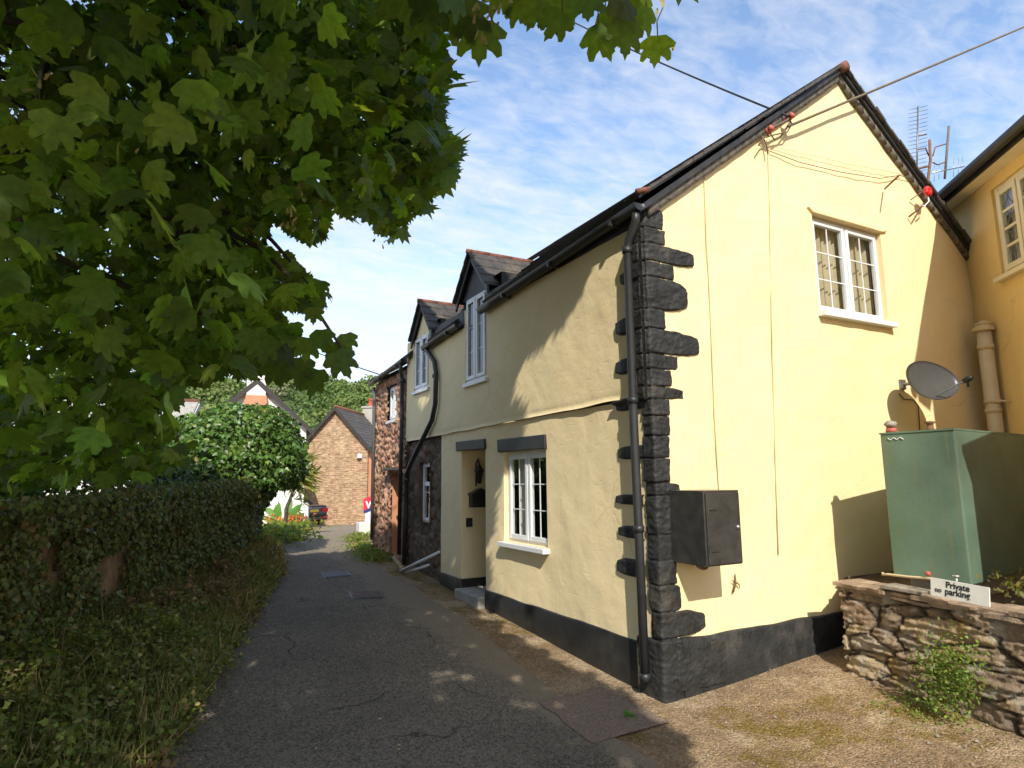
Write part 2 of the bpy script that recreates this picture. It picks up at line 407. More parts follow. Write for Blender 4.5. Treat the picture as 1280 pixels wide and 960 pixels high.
# ================================================================== SETTING
def build_ground():
    xs = list(np.arange(-14, 14.01, .25)); ys = list(np.arange(-6, 46.01, .25))
    far = [-600, -300, -150, -80, -40, -22]
    xs = far+xs+[22, 40, 80, 150, 300, 600]; ys = [-300, -100, -40, -15]+ys+[55, 70, 90, 130, 180, 240, 300, 450, 700]
    V = []; 
    for y in ys:
        for x in xs:
            z = gz(x, y)-.004+(.012*N3(x*1.3, y*1.3) if (3.3 < x < 8 and y < 4) else .008*N3(x*1.3, y*1.3))
            V.append((x, y, z))
    nx = len(xs); T = []
    for j in range(len(ys)-1):
        for i in range(nx-1): a = j*nx+i; T.append((a, a+1, a+nx+1, a+nx))
    fastmesh('ground', np.array(V), np.array(T), np.ones((len(V), 3)), 'ground', smooth=True, kind='structure')
build_ground()
def road_sheet(name, L, R, ys, mat, lift, jit=.05):
    V = []; n = 14
    for y in ys:
        l = np.interp(y, *zip(*L))+jit*N3(1.7, y*2.3); r = np.interp(y, *zip(*R))+jit*N3(7.7, y*2.1)+jit*.6*N3(3.7, y*7)
        for k in range(n): x = l+(r-l)*k/(n-1); V.append((x, y, gz(x, y)+lift+.008*N3(x*1.3, y*1.3)))
    T = []
    for j in range(len(ys)-1):
        for i in range(n-1): a = j*n+i; T.append((a, a+1, a+n+1, a+n))
    return fastmesh(name, np.array(V), np.array(T), np.ones((len(V), 3)), mat, smooth=True, kind='structure')
RL = [(-6, -1.3), (3, -.25), (4.84, .2), (6.9, .72), (9.5, 1.42), (12, 1.75), (16, 2.2), (22, 3.2), (30, 1.), (42, -6)]
RR = [(-6, 2.3), (3, 2.55), (4.2, 2.62), (6.5, 2.85), (9.5, 2.85), (12, 3.0), (14, 3.5), (20, 6.3), (26, 10), (34, 18), (42, 20)]
road_sheet('road', RL, RR, list(np.arange(-6, 42, .25)), 'asphalt', .006)
def slab_on_ground(name, quad, mat, lift, thick=0.0, **tags):
    mb = MB(); n = 6
    q = [np.array(k) for k in quad]
    for i in range(n+1):
        for j in range(n+1):
            a, b = i/n, j/n; P = (q[0]*(1-a)+q[1]*a)*(1-b)+(q[3]*(1-a)+q[2]*a)*b
            mb.v.append((P[0], P[1], gz(P[0], P[1])+lift+.008*N3(P[0]*1.3, P[1]*1.3)))
    for i in range(n):
        for j in range(n): a = i*(n+1)+j; mb.f.append((a, a+1, a+n+2, a+n+1))
    return mb.build(name, mat, **tags)
P4 = [groundp(*p)[:2] for p in ((672, 880), (742, 930), (842, 905), (752, 860))]
pe = slab_on_ground('road_patch', P4, 'patch_red', .011, kind='structure')
for v in pe.data.vertices: v.co.x += .05*N3(v.co.x*5, v.co.y*5, 2); v.co.y += .05*N3(v.co.x*5, v.co.y*5, 6)
def manhole(quad, mat, label):
    c = sum(np.array(q) for q in quad)/4; t = thing('manhole_cover', (c[0], c[1], gz(*c)), label, 'manhole cover', 'manhole covers in the lane')
    slab_on_ground('frame', quad, 'iron', .011).parent = t
    o = t.children[0] if t.children else None
    for o in [x for x in COL.objects if x.parent == t]: o.matrix_parent_inverse = parent_inv(t)
    q2 = [c+(np.array(q)-c)*.86 for q in quad]
    mb = MB(); q2 = [np.array(q) for q in q2]; n = 24
    for i in range(n+1):
        for j in range(n+1):
            a, b = i/n, j/n; P = (q2[0]*(1-a)+q2[1]*a)*(1-b)+(q2[3]*(1-a)+q2[2]*a)*b
            mb.v.append((P[0], P[1], gz(*P)+.015+.008*N3(P[0]*1.3, P[1]*1.3)+(.004 if (i % 3 and j % 3) else 0)))
    for i in range(n):
        for j in range(n): a = i*(n+1)+j; mb.f.append((a, a+1, a+n+2, a+n+1))
    mb.build('lid', mat, t)
manhole([groundp(*p)[:2] for p in ((401, 716), (405, 724), (441, 721), (433, 714))], 'iron', 'grey iron manhole cover farther up the lane')
manhole([groundp(*p)[:2] for p in ((435, 740), (440, 750), (482, 748), (476, 739))], 'iron_rust', 'rusty brown manhole cover nearer the camera in the lane')

# ================================================================== COTTAGE
X0, Y0 = 3.26, 3.76
GF = Fr((X0, Y0, 0), (1, 0, 0), (0, 0, 1), (0, -1, 0))      # gable: a = x-3.26
FF = Fr((X0, 0, 0), (0, 1, 0), (0, 0, 1), (-1, 0, 0))       # front: a = y
cot = thing('cottage', (X0, Y0, 0), 'pale yellow rendered cottage with black painted corner stones and black plinth', 'cottage')
GW = 4.95      # gable width
AX = 2.70      # apex
def gtop(a): return 3.76+(5.72-3.76)*a/AX if a < AX else 5.72-(a-AX)*.735
WG = (2.11, 3.21, 3.15, 4.13)   # window a0,a1,b0,b1
def edge_fade(u, v, w):
    d = max(w[0]-u, u-w[1], w[2]-v, v-w[3]); return min(1, max(0, d/.12))
def gdisp(u, v):
    return (.016*N3(u*1.6, v*1.6, 5)+.008*N3(u*5, v*5, 9))*edge_fade(u, v, WG)
g = grid(GF, brk(0, GW, .05, (WG[0], WG[1], AX)), brk(-.3, 5.75, .05, WG[2:]), lambda u, v: not (WG[0] < u < WG[1] and WG[2] < v < WG[3]), gtop, gdisp)
g.build('gable_wall', 'cream', cot, True)
DW = (6.70, 7.39, -.3, 1.96)     # door opening on front
W1 = (5.34, 6.24, .945, 1.89)    # ground window
LW = lambda u, v: (.012*N3(u*1.4, v*1.4, 2)+.006*N3(u*5, v*5, 3))
g = grid(FF, brk(Y0, 8.06, .05, (DW[0], DW[1], W1[0], W1[1])), brk(-.3, 2.22, .05, (W1[2], W1[3], DW[3])),
         lambda u, v: not (DW[0] < u < DW[1] and v < DW[3]) and not (W1[0] < u < W1[1] and W1[2] < v < W1[3]), None,
         lambda u, v: LW(u, v)*edge_fade(u, v, W1)*edge_fade(u, v, DW)*min(1, (u-Y0)/.2))
g.build('lower_front_wall', 'cream_front', cot, True)
D1 = (6.58, 7.17, 2.79, 3.9); D2 = (8.47, 9.07, 2.93, 3.9)
string = lambda u: 2.235-.03*(u-4)/4+.012*N3(u*2.2, 0, 7)
def up_disp(u, v):
    b = .038+.012*N3(u*1.5, v*1.5, 12)+.005*N3(u*6, v*6, 3)
    return b
us = brk(Y0+.02, 9.42, .05, D1[:2]+D2[:2]); vs = brk(2.2, 3.74, .05, (D1[2], D2[2]))
mb = MB(); mp_ = {}
for i, u in enumerate(us):
    for j, v in enumerate(vs):
        vv = string(u)+(v-2.2)*(3.74-string(u))/1.54 if v < 2.7 else v
        if v < 2.7: vv = string(u)+(v-2.2)*(2.7-string(u))/.5
        mp_[i, j] = len(mb.v); mb.v.append(tuple(FF.p(u, vv, up_disp(u, vv) if j else .03)))
for i in range(len(us)-1):
    for j in range(len(vs)-1):
        uc, vc = (us[i]+us[i+1])/2, (vs[j]+vs[j+1])/2
        if (D1[0] < uc < D1[1] and vc > D1[2]) or (D2[0] < uc < D2[1] and vc > D2[2]): continue
        mb.f.append((mp_[i, j], mp_[i+1, j], mp_[i+1, j+1], mp_[i, j+1]))
k = len(mb.v)
for i, u in enumerate(us): mb.v.append(tuple(FF.p(u, string(u)+.004, -.02)))
for i in range(len(us)-1): mb.f.append((mp_[i, 0], mp_[i+1, 0], k+i+1, k+i))
mb.build('upper_front_wall', 'cream_front', cot, True)
# end strip of upper wall at the gable corner, and wall ends
MB().fbox(FF, 9.36, 9.42, 2.2, 3.7, -.2, .035).build('wall_end', 'cream_front', cot)
# plinths
def plinth(fr, a0, a1, zt, c, name, mat='black_plain', rag=.012, keep=None):
    us = brk(a0, a1, .05); mb = MB()
    for u in us:
        t = zt+rag*N3(u*3, 1.2, 4)
        for q, v in enumerate((-.3, .0, .12, t-.01, t, t)):
            mb.v.append(tuple(fr.p(u, v, (c+.006*N3(u*4, v*4, 8)) if q < 4 else (c*.75 if q == 4 else -.02))))
    for i in range(len(us)-1):
        for q in range(5): a = i*6+q; mb.f.append((a, a+6, a+7, a+1))
    return mb.build(name, mat, cot, True)
plinth(FF, Y0+.28, DW[0]-.0, .37, .016, 'front_plinth')
plinth(FF, DW[1]+.0, 8.06, .40, .016, 'front_plinth')
plinth(GF, .16, GW, .415, .035, 'gable_plinth', 'black_paint', .02)
# quoins ----------------------------------------------------------
def gx(px, py): return on(px, py, 1, Y0)[0]-X0
def gzc(py): return on(835, py, 1, Y0)[2]
def fy(px, py): return on(px, py, 0, X0)[1]
mb = MB()
courses = [(266, 290, 828), (290, 309, 831), (309, 331, 866), (331, 350, 842), (350, 389, 858), (389, 413, 831), (413, 444, 872), (444, 463, 847),
           (463, 484, 839), (484, 500, 853), (500, 520, 836), (520, 545, 837), (545, 573, 836), (573, 603, 837), (603, 619, 849), (619, 668, 838), (668, 700, 840), (700, 731, 845), (731, 765, 851)]
def block(z0, z1, sl, sr, tongue=0, seed=0., big=.022):
    """rough painted block wrapping the corner; s<0 on the front, s>0 on the gable"""
    ns = max(10, int((sr-sl)/.011)); nv = max(6, int((z1-z0)/.010)); k = len(mb.v); q5 = seed*3.1
    for i in range(ns+1):
        for j in range(nv+1):
            a, b = i/ns, j/nv; s = sl+(sr-sl)*a; zz = z0+(z1-z0)*b
            if s > .13 and tongue:      # taper of the tongue
                q = (s-.13)/(sr-.13); m = (z0+z1)/2-.012*q+.01*N3(s*9, seed); zz = m+(zz-m)*(1-(.35+.3*abs(N3(seed, 5.5)))*q**3)
            zz += .008*N3(s*14, z0*6+seed)*(1 if b > .5 else .6)
            e = min(b, 1-b)*(z1-z0); ee = min(a, 1-a)*(sr-sl)
            pil = min(1, e/.007+.3*(N3(zz*9, s*7, seed) > -.1))*min(1, ee/.006+.1)
            c = -.016+min(1, pil*1.0)*(.022+max(.004, big*(.42+.6*N3(q5, 2.2))+.010*N3(s*8+q5, zz*9, seed)+.014*(.4-abs(N3(s*13, zz*20, seed+2)))+.004*N3(s*26, zz*40, seed+5)))+(.036 if (z1+z0)/2 > 2.2 and s < -.02 else 0)
            r = .028
            if s < -r: P = FF.p(Y0-s, zz, c)
            elif s > r: P = GF.p(s, zz, c)
            else:
                t = (s+r)/(2*r); w = V3(-(1-t), -t, 0); w /= np.linalg.norm(w)
                P = V3(X0, Y0, zz)+V3(r*max(0, 2*t-1), r*max(0, 1-2*t), 0)+w*(c*1.1-.004)
            mb.v.append(tuple(P))
    for i in range(ns):
        for j in range(nv): a = k+i*(nv+1)+j; mb.f.append((a, a+1, a+nv+2, a+nv+1))
for i, (yt, yb, px) in enumerate(courses):
    zt, zb = gzc(yt), gzc(yb); block(zb-.002, zt+.002, -.105-.02*random.random(), gx(px, (yt+yb)/2), px > 848, i*1.7)
block(gzc(799), gzc(765)+.002, -.09, gx(881, 780), 1, 77)
block(-.12, gzc(800), -.26, .20, 0, 81., .05); block(.05, gzc(805), .1, .6, 0, 83., .042)
for w_, fr_ in ((-1, FF), (1, GF)):      # painted strip behind the joints
    for i in range(60):
        z0, z1 = .1+i*.06, .16+i*.06
        if z1 > 3.74: break
        e0, e1 = (.135+.012*N3(i*.7, 3)), (.135+.012*N3((i+1)*.7, 3))
        if w_ < 0: cc_ = .05 if z0 > 2.19 else .006; mb.add([FF.p(Y0-.01, z0, cc_), FF.p(Y0+e0-.03, z0, cc_), FF.p(Y0+e1-.03, z1, cc_), FF.p(Y0-.01, z1, cc_)], [(0, 1, 2, 3)])
        else: mb.add([GF.p(-.01, z0, .008), GF.p(e0, z0, .008), GF.p(e1, z1, .008), GF.p(-.01, z1, .008)], [(0, 1, 2, 3)])
mb.build('corner_stones', 'black_paint', cot, True)
# blocks poking out on the front behind the downpipe
def fstone(px0, px1, y0, y1, sd):
    mb = MB()
    a0, a1 = fy(px0, (y0+y1)/2), fy(px1, (y0+y1)/2); z1, z0 = on(px0+6, y0, 0, X0)[2], on(px0+6, y1, 0, X0)[2]
    n, m = 12, 8; k = len(mb.v)
    for i in range(n+1):
        for j in range(m+1):
            a, b = i/n, j/m; u = a1+(a0-a1)*a; v = z0+(z1-z0)*b; cm = (z0+z1)/2
            if a > .6: v = cm+(v-cm)*(1-.45*((a-.6)/.4)**2)
            e = min(b, 1-b)/.18; ee = (1-a)/.12
            c = -.014+min(1, e*2, ee*2)**.6*(.034+.008*N3(u*12, v*14, sd))
            mb.v.append(tuple(FF.p(u, v, c+.042*(v > 2.2))))
    for i in range(n):
        for j in range(m): q = k+i*(m+1)+j; mb.f.append((q, q+1, q+m+2, q+m+1))
    mb.build('front_corner_stone', 'black_paint', cot, True)
for q in ((780, 806, 340, 358, 1), (774, 806, 399, 422, 2), (774, 806, 449, 471, 3), (769, 806, 500, 516, 4), (772, 806, 557, 576, 5), (769, 806, 617, 631, 6), (773, 806, 656, 672, 7), (771, 806, 696, 719, 8)):
    fstone(*q)
# roof -------------------------------------------------------------
YB = 9.42
ridge = (X0+AX, 5.72+.10); eL = (X0-.12, 3.76+.02); eR = (X0+GW+.2, gtop(GW)-.1)
RFr = Fr((0, 0, 0), (1, 0, 0), (0, 0, 1), (0, 1, 0))
def slope(name, p, q, y0, y1, t, mat, parent, rows=14):
    """slate slope between eave p and ridge q (x,z), stepped courses with a ragged verge"""
    mb = MB(); dx, dz = (q[0]-p[0]), (q[1]-p[1]); L = math.hypot(dx, dz); nx, nz = -dz/L*np.sign(dx), abs(dx)/L
    for r in range(rows):
        f0, f1 = r/rows, (r+1)/rows; j = .02*random.random()
        a = (p[0]+dx*f0, p[1]+dz*f0); b = (p[0]+dx*min(1, f1+.02), p[1]+dz*min(1, f1+.02))
        k0, k1 = t+.012, t-.008
        ny = 1 if rows < 6 else 1
        ya = y0+j
        P = [(a[0], ya, a[1]), (b[0], ya, b[1]), (b[0], y1, b[1]), (a[0], y1, a[1]),
             (a[0]+nx*k0, ya, a[1]+nz*k0), (b[0]+nx*k1, ya, b[1]+nz*k1), (b[0]+nx*k1, y1, b[1]+nz*k1), (a[0]+nx*k0, y1, a[1]+nz*k0)]
        mb.hexa(P)
    return mb.build(name, mat, parent)
DORM = (1.12, [(Y0-.10, 6.47), (7.39, 8.27), (9.13, YB)])
def rpt(f): return (eL[0]+(ridge[0]-eL[0])*f, eL[1]+(ridge[1]-eL[1])*f)
slope('roof', rpt(.36), ridge, Y0-.10, YB, .035, 'slate_dark', cot, 14)
for ya, yb in DORM[1]:
    o_ = slope('roof', eL, rpt(.37), ya, yb, .035, 'slate_dark', cot, 8)
    for v in o_.data.vertices: v.co.z -= .058*max(0, v.co.y-Y0)*min(1, max(0, (4.2-v.co.x)/1.05))
slope('roof', eR, ridge, Y0-.10, YB, .035, 'slate_dark', cot, 22)
mb = MB()
for k in range(17):
    y = Y0-.05+k*.33; z = ridge[1]+.012
    mb.tube([(ridge[0], y, z-.02), (ridge[0], y+.32, z-.02)], .06, 10)
mb.build('ridge_tile', 'slate', cot, True)
MB().tube([(ridge[0], Y0-.13, ridge[1]+.0), (ridge[0], Y0-.02, ridge[1]+.0)], .055, 10).build('ridge_end_tile', 'ridge_clay', cot, True)
# mortar verge fillet under the slates
mb = MB()
def verge(p, q, c0, c1, w):
    n = 26
    for i in range(n):
        f0, f1 = i/n, (i+1)/n
        a = np.array(p)*(1-f0)+np.array(q)*f0; b = np.array(p)*(1-f1)+np.array(q)*f1
        w0, w1 = w+.012*N3(i*.9, 1), w+.012*N3((i+1)*.9, 1)
        P = [(a[0], Y0-c1, a[1]-w0), (b[0], Y0-c1, b[1]-w1), (b[0], Y0+.03, b[1]-w1), (a[0], Y0+.03, a[1]-w0), (a[0], Y0-c1, a[1]), (b[0], Y0-c1, b[1]), (b[0], Y0+.03, b[1]), (a[0], Y0+.03, a[1])]
        mb.hexa(P)
verge((X0+.02, 3.80), (X0+AX, 5.815), 0, .045, .12); verge((X0+AX, 5.815), (X0+GW+.1, gtop(GW)+.02), 0, .045, .12)
mb.build('verge_mortar', 'mortar', cot, True)
mb = MB()
def strip(p, q, c0, c1, lo, hi):
    P = []
    for z in (lo, hi):
        P += [(p[0], Y0-c1, p[1]+z), (q[0], Y0-c1, q[1]+z), (q[0], Y0-c0, q[1]+z), (p[0], Y0-c0, p[1]+z)]
    mb.hexa(P)
strip((X0-.1, 3.735), (X0+AX, 5.835), .046, .075, -.06, -.005); strip((X0+AX, 5.835), (X0+GW+.18, gtop(GW)-.04), .046, .075, -.06, -.005)
mb.build('verge_board', 'slate_dark', cot, False)
# loose ragged slate edge above the verge
mb = MB()
for side in (0, 1):
    n = 24 if side == 0 else 20
    for i in range(n):
        f = i/n; f2 = (i+1.12)/n
        if side == 0: a = (eL[0]+(ridge[0]-eL[0])*f, eL[1]+(ridge[1]-eL[1])*f); b = (eL[0]+(ridge[0]-eL[0])*f2, eL[1]+(ridge[1]-eL[1])*f2)
        else: a = (ridge[0]+(eR[0]-ridge[0])*f, ridge[1]+(eR[1]-ridge[1])*f); b = (ridge[0]+(eR[0]-ridge[0])*f2, ridge[1]+(eR[1]-ridge[1])*f2)
        dz = .03+.012*random.random(); y0 = Y0-.105-.02*random.random()
        mb.hexa([(a[0], y0, a[1]+.018), (b[0], y0, b[1]+.018), (b[0], Y0+.1, b[1]+.018), (a[0], Y0+.1, a[1]+.018), (a[0], y0, a[1]+.018+dz), (b[0], y0, b[1]+.024+dz*.6), (b[0], Y0+.1, b[1]+.024+dz*.6), (a[0], Y0+.1, a[1]+.018+dz)])
mb.build('verge_slate', 'slate', cot)
MB().tube([(X0-.15, Y0-.10, 3.825), (X0-.04, Y0-.115, 3.86)], .024, 8).build('clay_end_tile', 'ridge_clay', cot, True)
# gutters
def gutter(y0, z0, y1, z1, x, r, parent, name='gutter', tags=None):
    mb = MB(); n = 10; st = max(2, int((y1-y0)/.3)); k = 0
    for i in range(st+1):
        f = i/st; y = y0+(y1-y0)*f; z = z0+(z1-z0)*f+.004*N3(y*2, 1)
        for j in range(n+1):
            t = math.pi+math.pi*j/n; mb.v.append((x+r*math.cos(t), y, z+r*math.sin(t)))
        for j in range(n+1):
            t = math.pi+math.pi*j/n; mb.v.append((x+(r-.006)*math.cos(t), y, z+(r-.006)*math.sin(t)))
    m = 2*(n+1)
    for i in range(st):
        for j in range(n):
            a = i*m+j; mb.f.append((a, a+1, a+m+1, a+m)); a += n+1; mb.f.append((a, a+m, a+m+1, a+1))
    for i in (0, st):
        mb.f.append(tuple(i*m+j for j in range(n+1)))
    o = mb.build(name, 'black_pipe', parent, True)
    for i in range(1, st, 3):
        f = i/st; y = y0+(y1-y0)*f; z = z0+(z1-z0)*f
        MB().box((x-r-.006, y-.015, z-r-.006), (x+r, y+.015, z-.02)).build('bracket', 'black_pipe', o)
    return o
gxp = X0-.105
gutter(Y0-.08, 3.745, 6.60, 3.60, gxp, .058, cot); gutter(7.26, 3.57, 8.50, 3.50, gxp, .055, cot)
mb = MB(); mb.box((X0-.046, Y0+.02, 3.62), (X0-.038, 6.58, 3.79)); mb.build('fascia', 'slate_dark', cot)
MB().box((X0-.046, 7.22, 3.52), (X0-.038, 8.44, 3.74)).build('fascia', 'slate_dark', cot)
# downpipes
def pipe(name, pts, r, parent, mat='black_pipe', clips=(), **k):
    o = MB().tube(pts, r, 12).build(name, mat, parent, True, **k)
    for c in clips:
        MB().tube([np.array(c)-V3(0, 0, .025), np.array(c)+V3(0, 0, .025)], r+.008, 12).build('collar', mat, o, True)
    return o
dpx, dpy = X0-.085, 3.87
pipe('downpipe', [(gxp, Y0-.03, 3.70), (gxp, Y0-.02, 3.62), (dpx-.01, dpy-.03, 3.50), (dpx-.01, dpy, 3.44), (dpx-.012, dpy, 2.0), (dpx-.005, dpy, 1.2), (dpx, dpy, .14)], .034, cot,
     clips=[(dpx-.01, dpy, 3.42), (dpx-.012, dpy, 2.2), (dpx-.004, dpy, 1.22), (dpx, dpy, .16)])
def FP(px, py, x): return on(px, py, 0, x)
x2 = X0-.09
pipe('downpipe', [(gxp, 8.42, 3.47), FP(543, 452, x2), FP(545, 466, x2), FP(544, 505, x2), FP(540, 525, x2), FP(514, 578, x2), FP(508, 592, x2), FP(507, 640, x2), FP(505, 706, x2)], .034, cot,
     clips=[FP(544, 470, x2), FP(508, 600, x2)])

# windows ------------------------------------------------------------
def window(fr, a0, a1, b0, b1, depth, parent, lights=2, openr=None, bars=(1, 2), sill=True, mat='upvc', curtain='curtain', fw=.042, transom=None, lattice=False, rev='cream', fb=.036, room=True, name='window', vbar=.011):
    """casement window in an opening, frame face set `depth` behind the wall face"""
    w = MB(); z = -depth
    w.fbox(fr, a0, a0+fw, b0, b1, z-.05, z); w.fbox(fr, a1-fw, a1, b0, b1, z-.05, z)
    w.fbox(fr, a0+fw, a1-fw, b0, b0+fw, z-.05, z-.001); w.fbox(fr, a0+fw, a1-fw, b1-fw, b1, z-.05, z-.001)
    W = w.build(name, mat, parent, bevel=.004)
    n = lights; span = (a1-a0-2*fw-(n-1)*.04)/n
    for i in range(1, n):
        m = a0+fw+i*span+(i-1)*.04; MB().fbox(fr, m, m+.04, b0+fw, b1-fw, z-.05, z-.002).build('mullion', mat, W, bevel=.003)
    for i in range(n):
        l0 = a0+fw+i*(span+.04); l1 = l0+span; q0, q1 = b0+fw, b1-fw
        out = .018
        s = MB(); s.fbox(fr, l0-.01, l0+fb, q0-.01, q1+.01, z-.03, z+out); s.fbox(fr, l1-fb, l1+.01, q0-.01, q1+.01, z-.03, z+out)
        s.fbox(fr, l0+fb, l1-fb, q0-.01, q0+fb, z-.03, z+out-.001); s.fbox(fr, l0+fb, l1-fb, q1-fb, q1+.01, z-.03, z+out-.001)
        if transom: s.fbox(fr, l0+fb, l1-fb, transom-.03, transom+.03, z-.03, z+out-.002)
        S = s.build('sash', mat, W, bevel=.004)
        g0, g1, h0, h1 = l0+fb, l1-fb, q0+fb, q1-fb
        bb = MB()
        if lattice:
            st = .14; L = h1-h0
            for t in np.arange(-L, (g1-g0), st):
                for sg in (0, 1):
                    pa, pb = [], None
                    for k in range(2):
                        pass
                    x0_, x1_ = t, t+L*.62
                    lo = max(x0_, 0); hi = min(x1_, g1-g0)
                    if hi-lo < .01: continue
                    v0 = (lo-x0_)/.62; v1 = (hi-x0_)/.62
                    if sg: pA = fr.p(g0+lo, h0+v0, z-.004); pB = fr.p(g0+hi, h0+v1, z-.004)
                    else: pA = fr.p(g0+lo, h1-v0, z-.004); pB = fr.p(g0+hi, h1-v1, z-.004)
                    bb.tube([pA, pB], .004, 5)
            bb.build('lead_lattice', 'grey_metal', S)
            for j in range(1, 4): v = h0+(h1-h0)*j/4; MB().fbox(fr, g0, g1, v-.014, v+.014, z-.02, z+.006).build('glazing_bar', mat, S)
        else:
            for j in range(1, bars[0]+1): a = g0+(g1-g0)*j/(bars[0]+1); bb.fbox(fr, a-vbar/2, a+vbar/2, h0, h1, z-.010, z-.001)
            for j in range(1, bars[1]+1): v = h0+(h1-h0)*j/(bars[1]+1); bb.fbox(fr, g0, g1, v-vbar/2, v+vbar/2, z-.011, z-.002)
            if bb.v and min(bars) > 0: bb.build('glazing_bar', mat, S)
            elif bb.v:
                for q_ in range(0, len(bb.v), 8): o8 = MB(); o8.hexa(bb.v[q_:q_+8]); o8.build('glazing_bar', mat, S)
        MB().add([fr.p(g0-.005, h0-.005, z-.006), fr.p(g1+.005, h0-.005, z-.006), fr.p(g1+.005, h1+.005, z-.006), fr.p(g0-.005, h1+.005, z-.006)], [(0, 1, 2, 3)]).build('pane', 'glass', S)
    if sill: MB().fbox(fr, a0-.03, a1+.03, b0-.055, b0-.005, z-.02, .075).build('sill', mat, W, bevel=.006)
    # reveals
    r = MB(); e = .003
    r.add([fr.p(a, b, c) for a, b, c in ((a0, b0, .0), (a0, b1, .0), (a0, b1, z-.06), (a0, b0, z-.06), (a1, b0, .0), (a1, b1, .0), (a1, b1, z-.06), (a1, b0, z-.06))],
          [(0, 1, 2, 3), (4, 5, 6, 7), (1, 5, 6, 2), (0, 4, 7, 3)])
    r.build('reveal', rev, W)
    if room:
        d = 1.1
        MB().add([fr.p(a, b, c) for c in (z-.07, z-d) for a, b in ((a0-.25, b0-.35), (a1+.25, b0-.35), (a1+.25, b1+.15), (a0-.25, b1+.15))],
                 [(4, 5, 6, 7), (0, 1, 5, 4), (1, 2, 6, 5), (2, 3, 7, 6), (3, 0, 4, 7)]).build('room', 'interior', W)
    if curtain:
        for (c0, c1) in curtain if not isinstance(curtain, str) else ((a0, a1),):
            m = MB(); n_ = max(6, int((c1-c0)/.012))
            for i in range(n_+1):
                a = c0+(c1-c0)*i/n_; c = z-.10+.018*math.sin(i*.9)+.01*math.sin(i*.37)
                m.v += [tuple(fr.p(a, b0, c)), tuple(fr.p(a, b1, c))]
            m.f = [(2*i, 2*i+2, 2*i+3, 2*i+1) for i in range(n_)]
            m.build('curtain', CURT, W, True)
    return W
CURT = 'curtain'
window(GF, *WG, .055, cot, curtain=((WG[0], WG[1]),))
# lintel shadow ledge over gable window
MB().ext([(WG[0]-.08, WG[3]+.045), (WG[0], WG[3]+.0), (WG[1], WG[3]), (WG[1]+.10, WG[3]+.03), (WG[1]+.07, WG[3]+.055), (WG[0]-.03, WG[3]+.07)], GF, -.01, .03).build('window_hood', 'cream', cot, bevel=.01)
CURT = 'curtain_white'
window(FF, *W1, .06, cot, rev='cream_front', curtain=((W1[0]+.05, W1[0]+.16), (W1[1]-.30, W1[1]-.1)))
window(FF, D1[0]+.0, D1[1], D1[2], 3.86, -.03, cot, rev='cream_front', curtain=((D1[0], D1[0]+.12),), bars=(0, 2), fw=.04, fb=.035)
window(FF, D2[0]+.0, D2[1], D2[2], 3.74, -.03, cot, rev='cream_front', curtain=None, bars=(1, 2), fw=.04, fb=.035)
# lintels
def lint(a0, a1, b0, b1, n):
    MB().ext([(a0, b0), (a1, b0+.01), (a1+.01, b1), (a0+.005, b1-.01)], FF, -.05, .03).build(n, 'black_plain', cot, bevel=.01)
lint(W1[0]-.02, W1[1]+.10, 1.89, 2.045, 'lintel'); lint(DW[0]-.03, DW[1]+.12, 1.955, 2.085, 'lintel')
# door recess
RD = .62
m = MB(); a0, a1, b1 = DW[0], DW[1], DW[3]
m.add([FF.p(a, b, c) for a, b, c in ((a1, -.2, 0), (a1, b1, 0), (a1, b1, -RD), (a1, -.2, -RD), (a0, -.2, 0), (a0, b1, 0), (a0, b1, -RD), (a0, -.2, -RD))], [(0, 1, 2, 3), (4, 5, 6, 7), (1, 5, 6, 2)])
m.build('door_recess', 'cream_front', cot)
m = MB(); m.fbox(FF, a0, a1, 0, b1, -RD-.05, -RD); dr_ = m.build('door', 'dark_wood', cot)
m = MB(); [m.fbox(FF, a0+.06+k*.155, a0+.075+k*.155, .3, b1-.05, -RD, -RD+.006) for k in range(4)]; m.build('door_batten', 'black_plain', dr_)
MB().fbox(FF, a0+.002, a1-.002, -.1, gz(3.3, 7)+.11, -RD+.01, .10).build('doorstep', 'grey_render', cot, bevel=.02)
MB().fbox(FF, a1-.018, a1-.002, .1, .40, -RD, .004).build('recess_plinth', 'black_plain', cot)
